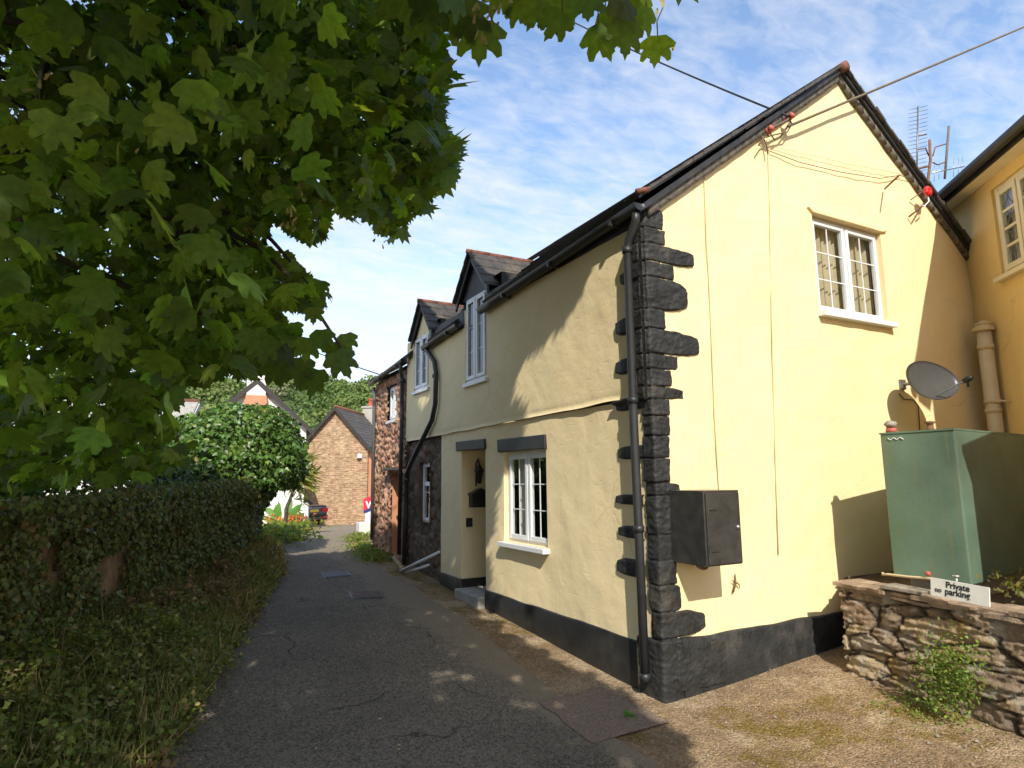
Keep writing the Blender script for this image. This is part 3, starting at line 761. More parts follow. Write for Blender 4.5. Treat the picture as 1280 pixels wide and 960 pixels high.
# dormers
def dormer(yc, hw, ze, za, wtop, label=None, facem='slate_dark'):
    d = bpy.data.objects.new('dormer', None); COL.objects.link(d); d.location = (X0, yc, ze); d.parent = cot; d.matrix_parent_inverse = parent_inv(cot)
    xf = X0-.035; sl = (za-ze)/(hw)
    # gable face above the window
    MB().ext([(yc-hw+.07, wtop), (yc+hw-.07, wtop), (yc+hw-.07, ze+.02), (yc, za-.06), (yc-hw+.07, ze+.02)], FF, -.06, .028).build('gable_face', facem, d)
    # cheeks
    for s in (-1, 1):
        m = MB(); y = yc+s*(hw-.08); m.hexa([(xf+.03, y-.012, 3.6), (X0+1.2, y-.012, 3.6), (X0+1.2, y+.012, 3.6), (xf+.03, y+.012, 3.6), (xf+.03, y-.012, ze+.05), (X0+1.2, y-.012, ze+.05), (X0+1.2, y+.012, ze+.05), (xf+.03, y+.012, ze+.05)]); m.build('cheek', 'slate_dark', d)
    # slate slopes: stepped courses
    for s in (-1, 1):
        m = MB(); rows = 4
        for r in range(rows):
            f0, f1 = r/rows, min(1., (r+1)/rows+.03)
            y0_, z0_ = yc+s*(hw+.05)*(1-f0), ze-.03+(za+.02-ze+.03)*f0; y1_, z1_ = yc+s*(hw+.05)*(1-f1), ze-.03+(za+.02-ze+.03)*f1
            for k in range(6):
                xa = xf-.09+k*.26+(.13 if r % 2 else 0)*(k > 0); xb = xf-.09+(k+1)*.26+(.13 if r % 2 else 0)-.006
                j = .004*random.random()
                m.hexa([(xa, y0_, z0_), (xb, y0_, z0_), (xb, y1_, z1_), (xa, y1_, z1_), (xa, y0_+s*.005, z0_+.032+j), (xb, y0_+s*.005, z0_+.032+j), (xb, y1_, z1_+.016), (xa, y1_, z1_+.016)])
        m.build('roof', 'slate', d)
    m = MB()
    for k in range(5): m.tube([(xf-.10+k*.32, yc, za+.025), (xf+.21+k*.32, yc, za+.025)], .035, 8)
    m.build('ridge_tile', 'ridge_clay', d, True)
    m = MB()
    for s in (-1, 1):
        p0, p1 = (yc+s*(hw+.04), ze-.05), (yc, za+.0)
        m.ext([(p0[0], p0[1]-.09), (p0[0], p0[1]+.03), (p1[0], p1[1]+.03), (p1[0], p1[1]-.10)], FF, .06, .085)
    m.build('bargeboard', 'black_plain', d)
    return d
dormer(6.93, .43, 3.90, 4.40, 3.86); dormer(8.70, .40, 3.74, 4.22, 3.74, facem='cream_front')

# lower stone panel of the cottage (beyond the cream part)
SW = (8.50, 8.93, 1.0, 1.86)
STC = [(.15, .10, .075), (.10, .075, .06), (.20, .12, .085), (.13, .105, .085), (.22, .15, .11)]
FS = Fr((X0+.075, 0, 0), (0, 1, 0), (0, 0, 1), (-1, 0, 0))
stone_sheet(FS, brk(8.05, 9.5, .022, SW[:2]), brk(.1, 2.22, .022, SW[2:]), 7, 8.5, STC, (.17, .125, .09), .045, lambda u, v: not (SW[0] < u < SW[1] and SW[2] < v < SW[3]), 3.).build('stone_wall_panel', 'stone_v', cot, True)
MB().fbox(FF, 8.04, 8.06, -.2, 2.2, -.1, .0).build('wall_return', 'cream_front', cot)
window(FF, *SW, .07, cot, lights=1, transom=1.55, bars=(0, 1), rev='brown_earth', curtain=None, fw=.035, fb=.035, sill=False)
# rear and far closing walls (seen from the side)
MB().box((X0+GW-.05, Y0+.1, -.3), (X0+GW, YB, gtop(GW)-.02)).build('rear_wall', 'cream', cot)
MB().ext([(0.05, -.2), (GW, -.2), (GW, gtop(GW)), (AX, 5.7), (.05, 3.74)], Fr((X0, YB-.05, 0), (1, 0, 0), (0, 0, 1), (0, -1, 0)), 0, .05).build('far_gable', 'cream', cot)

# ---- stone cottage beyond
Y1, Y2 = 9.46, 11.12
st = thing('stone_cottage', (X0, Y1, .3), 'reddish rubble stone cottage adjoining the yellow cottage, with black gutter', 'cottage')
F2 = Fr((X0+.02, 0, 0), (0, 1, 0), (0, 0, 1), (-1, 0, 0))
UW = (9.93, 10.42, 2.60, 3.18); DD = (9.72, 10.12, .45, 1.72)
RED = [(.42, .20, .12), (.34, .17, .11), (.48, .27, .17), (.30, .17, .12), (.40, .25, .17), (.22, .14, .10), (.52, .33, .22)]
stone_sheet(F2, brk(Y1-.03, Y2, .022, UW[:2]+DD[:2]), brk(-.1, 3.32, .022, UW[2:]+DD[2:]), 8, 10, RED, (.44, .27, .17), .07,
            lambda u, v: not (UW[0] < u < UW[1] and UW[2] < v < UW[3]) and not (DD[0] < u < DD[1] and DD[2] < v < DD[3]), 9.).build('wall', 'stone_v', st, True)
window(F2, *UW, .0, st, lights=2, bars=(0, 0), rev='orange_render', curtain=None, fw=.04, fb=.035)
m = MB(); m.fbox(F2, DD[0], DD[1], DD[2], DD[3], -.16, -.12); m.build('door', 'door_white', st)
m = MB(); m.add([F2.p(a, b, c) for a, b, c in ((DD[0], DD[2], .04), (DD[0], DD[3], .04), (DD[0], DD[3], -.15), (DD[0], DD[2], -.15), (DD[1], DD[2], .04), (DD[1], DD[3], .04), (DD[1], DD[3], -.15), (DD[1], DD[2], -.15))], [(0, 1, 2, 3), (4, 5, 6, 7), (1, 5, 6, 2), (0, 4, 7, 3)])
m.build('door_reveal', 'orange_render', st)
m = MB()
for k in range(9): m.fbox(F2, DD[0]-.1+k*.07, DD[0]-.035+k*.07, 1.76+.01*(k % 2), 1.79+.012*(k % 3), 0, .16)
m.build('porch_slate', 'slate', st)
gutter(9.30, 3.46, 11.12, 3.33, X0-.14, .05, st)
pipe('downpipe', [(X0-.14, 9.42, 3.42), (X0-.13, 9.46, 3.3), (X0-.09, 9.5, 3.2), (X0-.09, 9.5, 2.4), (X0-.1, 9.5, .5)], .03, st, clips=[(X0-.09, 9.5, 3.15)])
pipe('downpipe', [(X0-.12, 11.0, 3.25), (X0-.1, 11.0, 3.1), (X0-.09, 11.0, .6)], .03, st, 'grey_metal')
slope('roof', (X0-.12, 3.36), (X0+2.4, 5.1), Y1, Y2+.1, .035, 'slate_dark', st, 12)
MB().ext([(0.02, 0), (4.6, 0), (4.6, 3.3), (2.4, 5.0), (.02, 3.34)], Fr((X0, Y2, 0), (1, 0, 0), (0, 0, 1), (0, -1, 0)), -.06, 0).build('end_wall', 'grey_render', st)
MB().box((X0+.0, Y1+.0, 3.30), (X0+.03, Y2, 3.42)).build('wall_plate', 'slate_dark', st)

# ================================================================== RIGHT HOUSE
ang = math.radians(38.); DR = V3(math.sin(ang), math.cos(ang), 0); NN = V3(-math.cos(ang), math.sin(ang), 0)
PB = V3(8.15, 3.76, 0)
HF = Fr(PB, -DR, (0, 0, 1), NN)      # a runs toward the camera
rh = thing('yellow_house', PB, 'deep yellow rendered house with leaded window and black gutter, right of the cottage', 'house')
HL = 3.55
RW = (.62, 1.42, 3.69, 4.68)
grid(HF, brk(-.9, HL, .06, RW[:2]), brk(0, 4.95, .06, RW[2:]), lambda u, v: not (RW[0] < u < RW[1] and RW[2] < v < RW[3]), None,
     lambda u, v: (.015*N3(u*1.5, v*1.5, 22)+.004*N3(u*6, v*6, 3))*edge_fade(u, v, RW)).build('front_wall', 'ochre', rh, True)
K = HF.p(HL, 0); Kb = K+V3(4.5, -1., 0)
Pq = [PB-HF.u*.9*1.0, K, K-NN*5, PB-HF.u*.9-NN*5]
m = MB(); m.add([Pq[1], Pq[2], Pq[2]+V3(0, 0, 4.95), Pq[1]+V3(0, 0, 4.95), Pq[3], Pq[3]+V3(0, 0, 4.95)], [(0, 1, 2, 3), (1, 4, 5, 2)])
m.build('side_wall', 'ochre', rh)
# added unseen block by the forecourt, placed so its corner shades the tank's flank
wg = MB(); wg.box((4.66, -1.2, 0), (6.05, 1.10, 2.95)); wg.build('shade_block', 'ochre', rh)
MB().hexa([(4.58, -1.3, 2.95), (6.05, -1.3, 3.4), (6.05, 1.16, 3.4), (4.58, 1.16, 2.95), (4.58, -1.3, 3.0), (6.05, -1.3, 3.46), (6.05, 1.16, 3.46), (4.58, 1.16, 3.0)]).build('shade_block_top', 'slate_dark', rh)
window(HF, *RW, .03, rh, lights=2, mat='upvc_cream', lattice=True, rev='ochre', curtain=((RW[0], RW[1]),), fw=.06, fb=.05)
m = MB(); m.fbox(HF, -1.1, HL+.25, 4.80, 4.83, 0, .17); m.build('soffit', 'upvc_cream', rh)
m = MB(); m.fbox(HF, -1.1, HL+.25, 4.80, 4.92, .17, .19); m.build('fascia', 'black_plain', rh)
pg = [HF.p(a, 4.88, .245) for a in np.linspace(-1.15, HL+.3, 6)]
pipe('gutter', pg, .055, rh)
m = MB()
for r in range(16):
    f0, f1 = r/16, (r+1)/16+.01
    c0, c1 = .22-f0*2.9, .22-f1*2.9; z0, z1 = 4.93+f0*2.1, 4.93+f1*2.1
    m.hexa([HF.p(a, b, c) for a, b, c in ((-1.1, z0, c0), (HL+.25, z0, c0), (HL+.25, z1, c1), (-1.1, z1, c1), (-1.1, z0+.04, c0), (HL+.25, z0+.04, c0), (HL+.25, z1+.02, c1), (-1.1, z1+.02, c1))])
m.build('roof', 'slate_dark', rh)
def HP(px, py, c): return onp(px, py, PB+NN*c, NN)
pt, pb_ = HP(1227, 425, .11), HP(1250, 545, .11)
ps = V3((pt[0]+pb_[0])/2, (pt[1]+pb_[1])/2, 0)
sp = pipe('soil_pipe', [ps+V3(0, 0, .5), ps+V3(0, 0, 3.16)], .072, rh, 'pipe_cream', clips=[ps+V3(0, 0, 2.98), ps+V3(0, 0, 2.38), ps+V3(0, 0, 2.28)])
MB().lathe(ps+V3(0, 0, 3.16), [(.10, 0), (.11, .03), (.07, .06), (.09, .08), (.02, .12)], 12).build('vent_cap', 'pipe_cream', sp)
m = MB(); m.tube([ps+V3(.0, 0, 2.37)+HF.u*.09, ps+V3(0, 0, 2.37)+HF.u*.15-NN*.1], .012, 6); m.build('bracket', 'pipe_cream', sp)

# ================================================================== THINGS ON THE GABLE
mt = thing('meter_cabinet', (3.55, 3.4, .98), 'black metal meter cabinet hung on the gable near the corner stones', 'meter cabinet')
B0, B1, ZB, ZT = .12, .475, .975, 1.505
MB().fbox(GF, B0, B1, ZB, ZT, -.0, .36).build('body', 'meter_black', mt, bevel=.004)
MB().fbox(GF, B0+.012, B1-.012, ZB+.012, ZT-.02, .362, .374).build('door', 'meter_black', mt, bevel=.003)
for zz in (ZB+.11, ZT-.13):
    m = MB(); m.fbox(GF, B0+.02, B0+.12, zz-.008, zz+.008, .374, .382); m.tube([GF.p(B0+.02, zz-.03, .378), GF.p(B0+.02, zz+.03, .378)], .006, 6); m.build('hinge', 'meter_black', mt)
m = MB(); m.tube([GF.p(.26+.055*math.cos(t), ZB-.005-.035*math.sin(t), .17+.02*math.sin(t)) for t in np.linspace(0, math.pi, 9)], .010, 7)
m.tube([GF.p(.30+.045*math.cos(t), ZB-.005-.03*math.sin(t), .12) for t in np.linspace(0, math.pi, 9)], .010, 7); m.build('cable_loop', 'wire_brown', mt, True)
m = MB(); m.lathe(GF.p(B1-.045, (ZB+ZT)/2, .374), [(.014, 0), (.014, .008), (.006, .010), (.006, .016)], 10, (0, -1, 0)); m.build('lock', 'alu', mt, True)
# little twig ornament on the wall
m = MB(); m.tube([GF.p(.72, .70, .02), GF.p(.745, .77, .03), GF.p(.755, .84, .02)], [.008, .009, .004], 6); m.tube([GF.p(.745, .77, .03), GF.p(.70, .80, .03)], [.006, .002], 6); m.tube([GF.p(.745, .78, .03), GF.p(.785, .755, .03), GF.p(.79, .72, .02)], [.007, .005, .002], 6); m.tube([GF.p(.74, .75, .025), GF.p(.715, .71, .03)], [.006, .002], 6)
m.build('wall_hook', 'rust', None, True, label='small rusty iron hook on the gable below the meter cabinet', category='hook')
def cable(name, pts, r, mat, label, cat='cable', nseg=1, **k):
    m = MB(); m.tube(pts, r, 6); return m.build(name, mat, None, True, label=label, category=cat, group='thin cables clipped to the gable', **k)
def gp(px, py, c=.012): return on(px, py, 1, Y0-c)
cable('wall_cable', [gp(*p) for p in ((960, 188), (962, 260), (963, 330), (965, 420), (967, 500), (970, 600), (973, 694))], .0045, 'wire_cream', 'long thin cable running down the middle of the gable')
cable('wall_cable', [gp(*p) for p in ((880, 214), (883, 300), (886, 350), (890, 440), (893, 520), (898, 612))], .004, 'wire_cream', 'thin cable running down the gable into the meter cabinet')
cable('wall_cable', [gp(*p, .03) for p in ((960, 188), (1000, 203), (1050, 215), (1100, 223), (1125, 219), (1145, 226))], .004, 'wire_brown', 'lower thin cable slung across the gable to the aerial')
cable('wall_cable', [gp(*p, .03) for p in ((962, 182), (1000, 191), (1060, 205), (1128, 218))], .0025, 'wire_cream', 'upper faint thin cable slung across the gable to the aerial')
# overhead wires (real catenaries)
def wire(p, q, r, mat, label, sag=.15):
    p, q = np.array(p), np.array(q); pts = [p*(1-t)+q*t-V3(0, 0, sag*4*t*(1-t)) for t in np.linspace(0, 1, 24)]
    m = MB(); m.tube(pts, r, 6); m.build('overhead_wire', mat, None, True, label=label, category='overhead wire', group='overhead wires')
wire(gp(985, 158, .10), on(1500, -62, 1, 3.50), .014, 'wire_brown', 'thick brown overhead cable crossing in front of the gable peak', .02)
wire(gp(985, 145, .12), at(690, 14, 11), .011, 'wire_black', 'black overhead wire running from the roof verge behind the hanging leaves', .05)
wire(at(320, 412, 12), at(486, 472, 11.6), .011, 'wire_black', 'low black wire between the tree and the stone cottage eaves', .02)
# insulators
ins = thing('cable_bracket', gp(985, 155), 'rusty cable bracket with clay insulators on the left roof verge', 'bracket')
for k, (px, py) in enumerate(((988, 146), (962, 162))):
    MB().lathe(gp(px, py, .12), [(.012, -.04), (.03, -.03), (.03, -.01), (.018, 0), (.03, .01), (.03, .03), (.012, .04)], 12, (0, -1, .3)).build('insulator', 'faded_red', ins, True)
m = MB(); m.tube([gp(958, 172, .05), gp(965, 160, .12), gp(984, 150, .12), gp(992, 142, .05)], .01, 6)
m.tube([gp(*p, .09) for p in ((985, 146), (990, 155), (984, 165), (970, 168), (955, 172), (948, 182))], .007, 6)
m.tube([gp(*p, .07) for p in ((962, 165), (968, 175), (976, 170), (985, 158))], .007, 6); m.tube([gp(*p, .06) for p in ((952, 170), (958, 180), (960, 192))], .008, 6); m.build('strap', 'wire_brown', ins, True)
# dish -----------------------------------------------------------------
ds = thing('satellite_dish', gp(1124, 481, 0), 'dark grey oval satellite dish on the gable above the oil tank', 'satellite dish')
dc = on(1165, 475, 1, Y0-.36); dn = V3(-.22, -.95, .28); dn /= np.linalg.norm(dn)
du = np.cross(V3(0, 0, 1), dn); du /= np.linalg.norm(du); du = -du if du[0] < 0 else du; dv = np.cross(dn, du); dv = dv if dv[2] > 0 else -dv
m = MB(); NR, NA = 7, 40; m.v.append(tuple(dc-dn*.045))
RA, RB = .31, .205
for i in range(1, NR+1):
    for j in range(NA):
        t = 2*math.pi*j/NA; f = i/NR; xx = RA*f*math.cos(t)+.02*f*f*math.cos(2*t); yy = RB*f*math.sin(t)
        m.v.append(tuple(dc+du*xx+dv*yy-dn*.045*(1-f*f)))
for j in range(NA): m.f.append((0, 1+j, 1+(j+1) % NA))
for i in range(NR-1):
    for j in range(NA): a = 1+i*NA+j; b = 1+i*NA+(j+1) % NA; m.f.append((a, a+NA, b+NA, b))
k = len(m.v)
for j in range(NA): m.v.append(tuple(np.array(m.v[1+(NR-1)*NA+j])-dn*.012))
for j in range(NA): a = 1+(NR-1)*NA+j; b = 1+(NR-1)*NA+(j+1) % NA; m.f.append((a, b, k+(j+1) % NA, k+j))
m.build('reflector', 'dish_grey', ds, True)
bk = gp(1126, 481, .0)
m = MB(); m.tube([bk+V3(0, .0, 0), bk+V3(0.0, -.14, .0), dc-dn*.07-du*.17, dc-dn*.06], .017, 8); m.box(bk-V3(.04, .03, .05), bk+V3(.04, .0, .05)); m.build('wall_bracket', 'grey_metal', ds)
arm0 = dc-dv*.17+du*.0; lnb = dc+dn*.24-dv*.10+du*.12
m = MB(); m.tube([dc-dv*.16-dn*.01, lnb], .009, 6); m.build('feed_arm', 'grey_metal', ds)
m = MB(); m.lathe(lnb, [(.022, -.05), (.028, -.02), (.028, .02), (.018, .05)], 12, -dn); m.tube([lnb, lnb-V3(0, 0, .07)], .012, 6); m.build('receiver', 'sign_black', ds, True)
m = MB(); m.tube([gp(*p) for p in ((1124, 492), (1130, 499), (1142, 500), (1148, 508), (1150, 540))], .006, 6); m.build('dish_cable', 'wire_brown', ds, True)
# aerial -----------------------------------------------------------------
ae = thing('tv_aerial', on(1160, 240, 1, 3.9), 'rusty television aerial with several arms standing on the right roof slope', 'tv aerial')
def A(px, py, y=3.9): return on(px, py, 1, y)
m = MB(); m.tube([A(1158, 250), A(1160, 225), A(1163, 200), A(1162, 175)], .016, 8); m.tube([A(1166, 195), A(1169, 184), A(1182, 180)], .008, 6); m.tube([A(1166, 203), A(1172, 206), A(1181, 203)], .008, 6); m.tube([A(1132, 215), A(1160, 208)], .012, 6)
m.tube([A(1147, 170), A(1158, 168)], .008, 6); m.tube([A(1147, 187), A(1157, 185), A(1161, 195)], .008, 6); m.build('mast', 'rust', ae, True)
m = MB(); m.tube([A(1147.5, 133), A(1146, 222)], .010, 6)
for k in range(18):
    y = 135+k*5.0; x = 1147.5-k*.085; m.tube([A(x-11.5, y+2.2), A(x, y)], .0035, 5); m.tube([A(x, y), A(x+12, y-3)], .0035, 5)
m.build('long_antenna', 'grey_metal', ae, True)
m = MB(); m.tube([A(1186, 158), A(1181, 223)], .014, 8); m.build('pole', 'wire_brown', ae, True)
m = MB(); m.tube([A(1165, 216), A(1205, 208)], .008, 6)
for x, y, h in ((1168, 215, 13), (1174, 214, 11), (1192, 210, 12), (1198, 209, 12), (1203, 208, 12)): m.tube([A(x+.5, y-h), A(x-.3, y+h*.9)], .0035, 5)
m.build('small_antenna', 'alu', ae, True)
m = MB(); rc = A(1160, 239, Y0-.16)
for k in range(7):
    t = k*.9; m.lathe(rc+V3(.035*math.cos(t), .0, .03*math.sin(t)), [(.005, -.02), (.03, -.008), (.032, .01), (.01, .025)], 8, (math.cos(t)*.5, -1, .4*math.sin(t)))
m.build('junction_cap', 'red_plastic', ae, True)
m = MB(); m.tube([A(1160, 244, Y0-.15), A(1161, 252, Y0-.15), A(1155, 258, Y0-.14), A(1150, 255, Y0-.1)], .008, 6); m.build('coax_loop', 'upvc', ae, True)
m = MB(); m.tube([gp(1106, 236, .02), gp(1124, 219, .30)], .010, 6); m.tube([gp(1136, 271, .02), gp(1150, 260, .14), gp(1158, 250, -.1)], .010, 6); m.tube([gp(1138, 250, .02), gp(1152, 240, .12)], .006, 6); m.build('stay', 'rust', ae, True)

# porch items
lt = thing('wall_lantern', (X0+.16, 7.35, 1.7), 'black wall lantern in the door recess above the letterbox', 'lantern')
RFm = Fr((X0, DW[1]-.0, 0), (1, 0, 0), (0, 0, 1), (0, -1, 0))
lc = RFm.p(.20, 1.66, .10)
m = MB(); m.lathe(lc, [(.01, -.11), (.03, -.10), (.055, .04), (.075, .05), (.02, .12), (.008, .15)], 6); m.build('lamp_head', 'black_plain', lt)
m = MB(); m.tube([RFm.p(.20, 1.52, .004), RFm.p(.20, 1.80, .01), RFm.p(.20, 1.86, .06), lc+V3(0, 0, .14)], .010, 6); m.build('bracket', 'black_plain', lt, True)
lb = thing('letterbox', (X0+.18, 7.3, 1.3), 'black metal letterbox on the side of the door recess', 'letterbox')
m = MB(); m.ext([(.10, 1.26), (.34, 1.26), (.34, 1.42), (.22, 1.48), (.10, 1.42)], RFm, .003, .11); m.build('body', 'black_plain', lb)
m = MB(); m.ext([(.085, 1.41), (.22, 1.475), (.355, 1.41), (.355, 1.43), (.22, 1.495), (.085, 1.43)], RFm, .0, .13); m.build('lid', 'black_pipe', lb)
m = MB(); m.fbox(RFm, .06, .14, 1.02, 1.13, .001, .03); m.build('bell_push', 'black_plain', None, bevel=.004, label='small black bell push below the letterbox in the door recess', category='bell push')

# ================================================================== OIL TANK
A_, B_, C_ = V3(5.03, 3.09, 0), V3(5.06, 2.55, 0), V3(6.64, 2.75, 0)
D_ = A_+(C_-B_)
zt0, zb0 = 1.93, .82
tk = thing('oil_tank', (5.8, 2.85, zb0), 'large green metal oil tank standing behind the stone retaining wall', 'oil tank')
m = MB(); m.hexa([tuple(p+V3(0, 0, zb0)) for p in (A_, B_, C_, D_)]+[tuple(p+V3(0, 0, zt0)) for p in (A_, B_, C_, D_)]); m.build('body', 'oil_green', tk, bevel=.012)
cc = (A_+B_+C_+D_)/4
m = MB(); q = [cc+(p-cc)*1.008 for p in (A_, B_, C_, D_)]; m.hexa([tuple(p+V3(0, 0, zt0-.006)) for p in q]+[tuple(p+V3(0, 0, zt0+.008)) for p in q]); m.build('top_rim', 'oil_green', tk)
fc = onp(1172, 533, (0, 0, zt0+.03), (0, 0, 1)); fc = B_*.6+A_*.4+(C_-B_)*.10
fc = V3(fc[0]+.10, fc[1]+.06, zt0+.008)
m = MB(); m.lathe(fc, [(.028, 0), (.028, .03), (.024, .03), (.024, .062), (.038, .066), (.038, .08), (.01, .085)], 14); m.build('filler_cap', 'rust', tk, True)
m = MB(); m.tube([tuple(A_+(B_-A_)*t+V3(-.006, 0, zt0-.045+.008*math.sin(t*70))) for t in np.linspace(.12, .34, 14)], .003, 5); m.build('paint_scrawl', 'sign_white', tk)
m = MB(); m.hexa([tuple(cc+(p-cc)*.8+V3(0, 0, .55)) for p in (A_, B_, C_, D_)]+[tuple(cc+(p-cc)*.8+V3(0, 0, zb0)) for p in (A_, B_, C_, D_)]); m.build('tank_base', 'grey_render', tk)
def rock(name, c, r, mat, label, cat, seed, sc=(1, 1, 1)):
    m = MB(); n, k = 14, 9
    for i in range(k+1):
        for j in range(n):
            p, t = math.pi*i/k, 2*math.pi*j/n; d = V3(math.sin(p)*math.cos(t), math.sin(p)*math.sin(t), math.cos(p))
            q = r*(1+.35*N3(*(d*1.6+seed))); m.v.append(tuple(np.array(c)+d*q*np.array(sc)))
    for i in range(k):
        for j in range(n): a = i*n+j; b = i*n+(j+1) % n; m.f.append((a, b, b+n, a+n))
    return m.build(name, mat, None, True, label=label, category=cat)
rp = A_+(B_-A_)*.12+V3(.05, 0, zt0+.008)
MB().lathe(rp, [(.036, 0), (.042, .01), (.036, .035), (.02, .04)], 12).build('inlet_cap', 'faded_red', tk, True)
rock('stone', rp+V3(0, 0, .065), .045, 'pebble', 'brown stone lying on the red cap at the left end of the oil tank', 'stone', 3.1, (1.15, 1., .75))

# ================================================================== STONE RETAINING WALL
rw = thing('retaining_wall', (4.6, 2.6, .2), 'low brown rubble stone wall in front of the green oil tank', 'stone wall')
WA, WB, WC, WD = V3(4.76, 3.33, 0), V3(4.49, 1.30, 0), V3(5.40, 3.76, 0), V3(4.42+2.5, .6, 0)
def wallpiece(P, Q, top, seed, nm='face'):
    d = Q-P; L = np.linalg.norm(d); d = d/L; n = V3(-d[1], d[0], 0)
    if np.dot(n, EYE-P) < 0: n = -n
    fr = Fr(P, d, (0, 0, 1), n)
    cols = [(.40, .30, .20), (.30, .22, .145), (.45, .35, .22), (.36, .30, .22), (.26, .19, .13), (.43, .32, .19), (.36, .25, .165)]
    mb = grid(fr, brk(0, L, .011), brk(-.1, .80, .011), None, top)
    out, C = [], []
    for Pv in mb.v:
        dd = np.array(Pv)-P; a = float(np.dot(dd, d)); b = float(dd[2])
        # bedding warps so stones lie in uneven, tilted courses
        wa = a+.05*N3(a*3, b*3, seed)+.02*N3(a*9, b*9, seed); wb = b+.05*N3(a*2.2, b*2.2, seed+5)-.10*a*(b-.2)*.6
        big = .5+.5*N3(a*1.6, b*1.6, seed+11)
        sx, sy = (4.2, 9.5) if big < .62 else (3.0, 5.5)
        sx, sy = (3.1+1.6*N3(a*.9, b*.8, seed+3)), 9.0
        ds_, ps_ = mn.voronoi(Vector((wa*sx, wb*sy, seed)))
        e = ds_[1]-ds_[0]; q = ps_[0]
        h = .5+.5*mn.noise(Vector((q.x*7.7, q.y*9.3, seed))); kk = .5+.5*mn.noise(Vector((q.x*4.1, q.y*3.3, seed+6)))
        t = min(1, e/.10)
        c = np.array(cols[int(kk*41) % len(cols)])*(.75+.5*h)
        strat = N3(a*5+q.x, b*38+q.y*3, seed+2)      # slaty layering inside a stone
        lich = N3(a*9, b*9, seed+30)
        if lich > .22: c = c*.5+np.array((.42, .39, .33))*.5
        if N3(a*4, b*4, seed+44) > .28: c = c*.45+np.array((.36, .24, .08))*.55
        C.append(tuple(np.array((.05, .035, .024))*(1-t)+c*t))
        tl = (a*sx-q.x)*(h-.5)*.05+(b*sy-q.y)*(kk-.5)*.06
        r = .05*(t**.5)*(.3+1.1*h)+tl*t+.026*strat+.022*abs(N3(a*13, b*20, seed+7))+.05*N3(a*2.5, b*2.5, seed+3)+.010*N3(a*40, b*60, seed)
        if b > top(a)-.03: r *= .6
        out.append(tuple(np.array(Pv)+n*r))
    mb.v = out; mb.c = C; return mb.build(nm, 'stone_near', rw, True)
wtop = lambda a: .735+.025*N3(a*4, 3, 1)+.012*N3(a*14, 3, 1)
wallpiece(WA, WB, wtop, 2.); wallpiece(WC, WA, wtop, 6.); wallpiece(WB, WD, wtop, 9.)
# coping of long flat stones
m = MB(); rnd = random.Random(4)
def cope(P, Q, n, depth):
    d = (Q-P); L = np.linalg.norm(d); d /= L; nn = V3(-d[1], d[0], 0)
    if np.dot(nn, EYE-P) < 0: nn = -nn
    s = 0
    for layer in range(2):
        s = -.05
        while s < L:
            w = rnd.uniform(.16, .42); h = rnd.uniform(.022, .045); z = .715+layer*.032+rnd.uniform(-.008, .008); t = rnd.uniform(-.03, .03)
            c0 = .05+rnd.uniform(-.02, .025); k = len(m.v); na, nc = 7, 6
            for lv in (0, 1):
                for i in range(na+1):
                    for j in range(nc+1):
                        a = s+w*i/na; c = c0-depth*j/nc
                        e = min(i, na-i, j, nc-j)
                        c += (.02*N3(a*9, layer+lv*.3, 1) if j == 0 else 0)
                        zz = z+lv*h*(1 if e else .7)+(a-s-w/2)*t+.006*N3(a*12, c*12, layer)
                        m.v.append(tuple(P+d*a+nn*c+V3(0, 0, zz)))
            q = (na+1)*(nc+1)
            for i in range(na):
                for j in range(nc):
                    a = k+i*(nc+1)+j; m.f.append((a, a+1, a+nc+2, a+nc+1)); a += q; m.f.append((a, a+nc+1, a+nc+2, a+1))
            ring = [i*(nc+1) for i in range(na+1)]+[na*(nc+1)+j for j in range(1, nc+1)]+[i*(nc+1)+nc for i in range(na-1, -1, -1)]+[j for j in range(nc-1, 0, -1)]
            for a, b in zip(ring, ring[1:]+ring[:1]): m.f.append((k+a, k+b, k+b+q, k+a+q))
            s += w*.97
cope(WA, WB, 6, .30); cope(WB, WD, 6, .3)
m.c = [tuple(np.array((.34, .25, .175))*(.75+.6*(.5+.5*N3(v[0]*9, v[1]*9, 4)))*(1.25 if N3(v[0]*5, v[1]*5, 9) > .15 else .9)) for v in m.v]
m.build('coping', 'stone_near', rw, False)
m = MB(); m.add([V3(*p[:2], .70) for p in (WA, WC, V3(8.2, 3.9, 0), WD, WB)], [(0, 1, 2, 3, 4)]); m.build('bed_soil', 'brown_earth', rw)
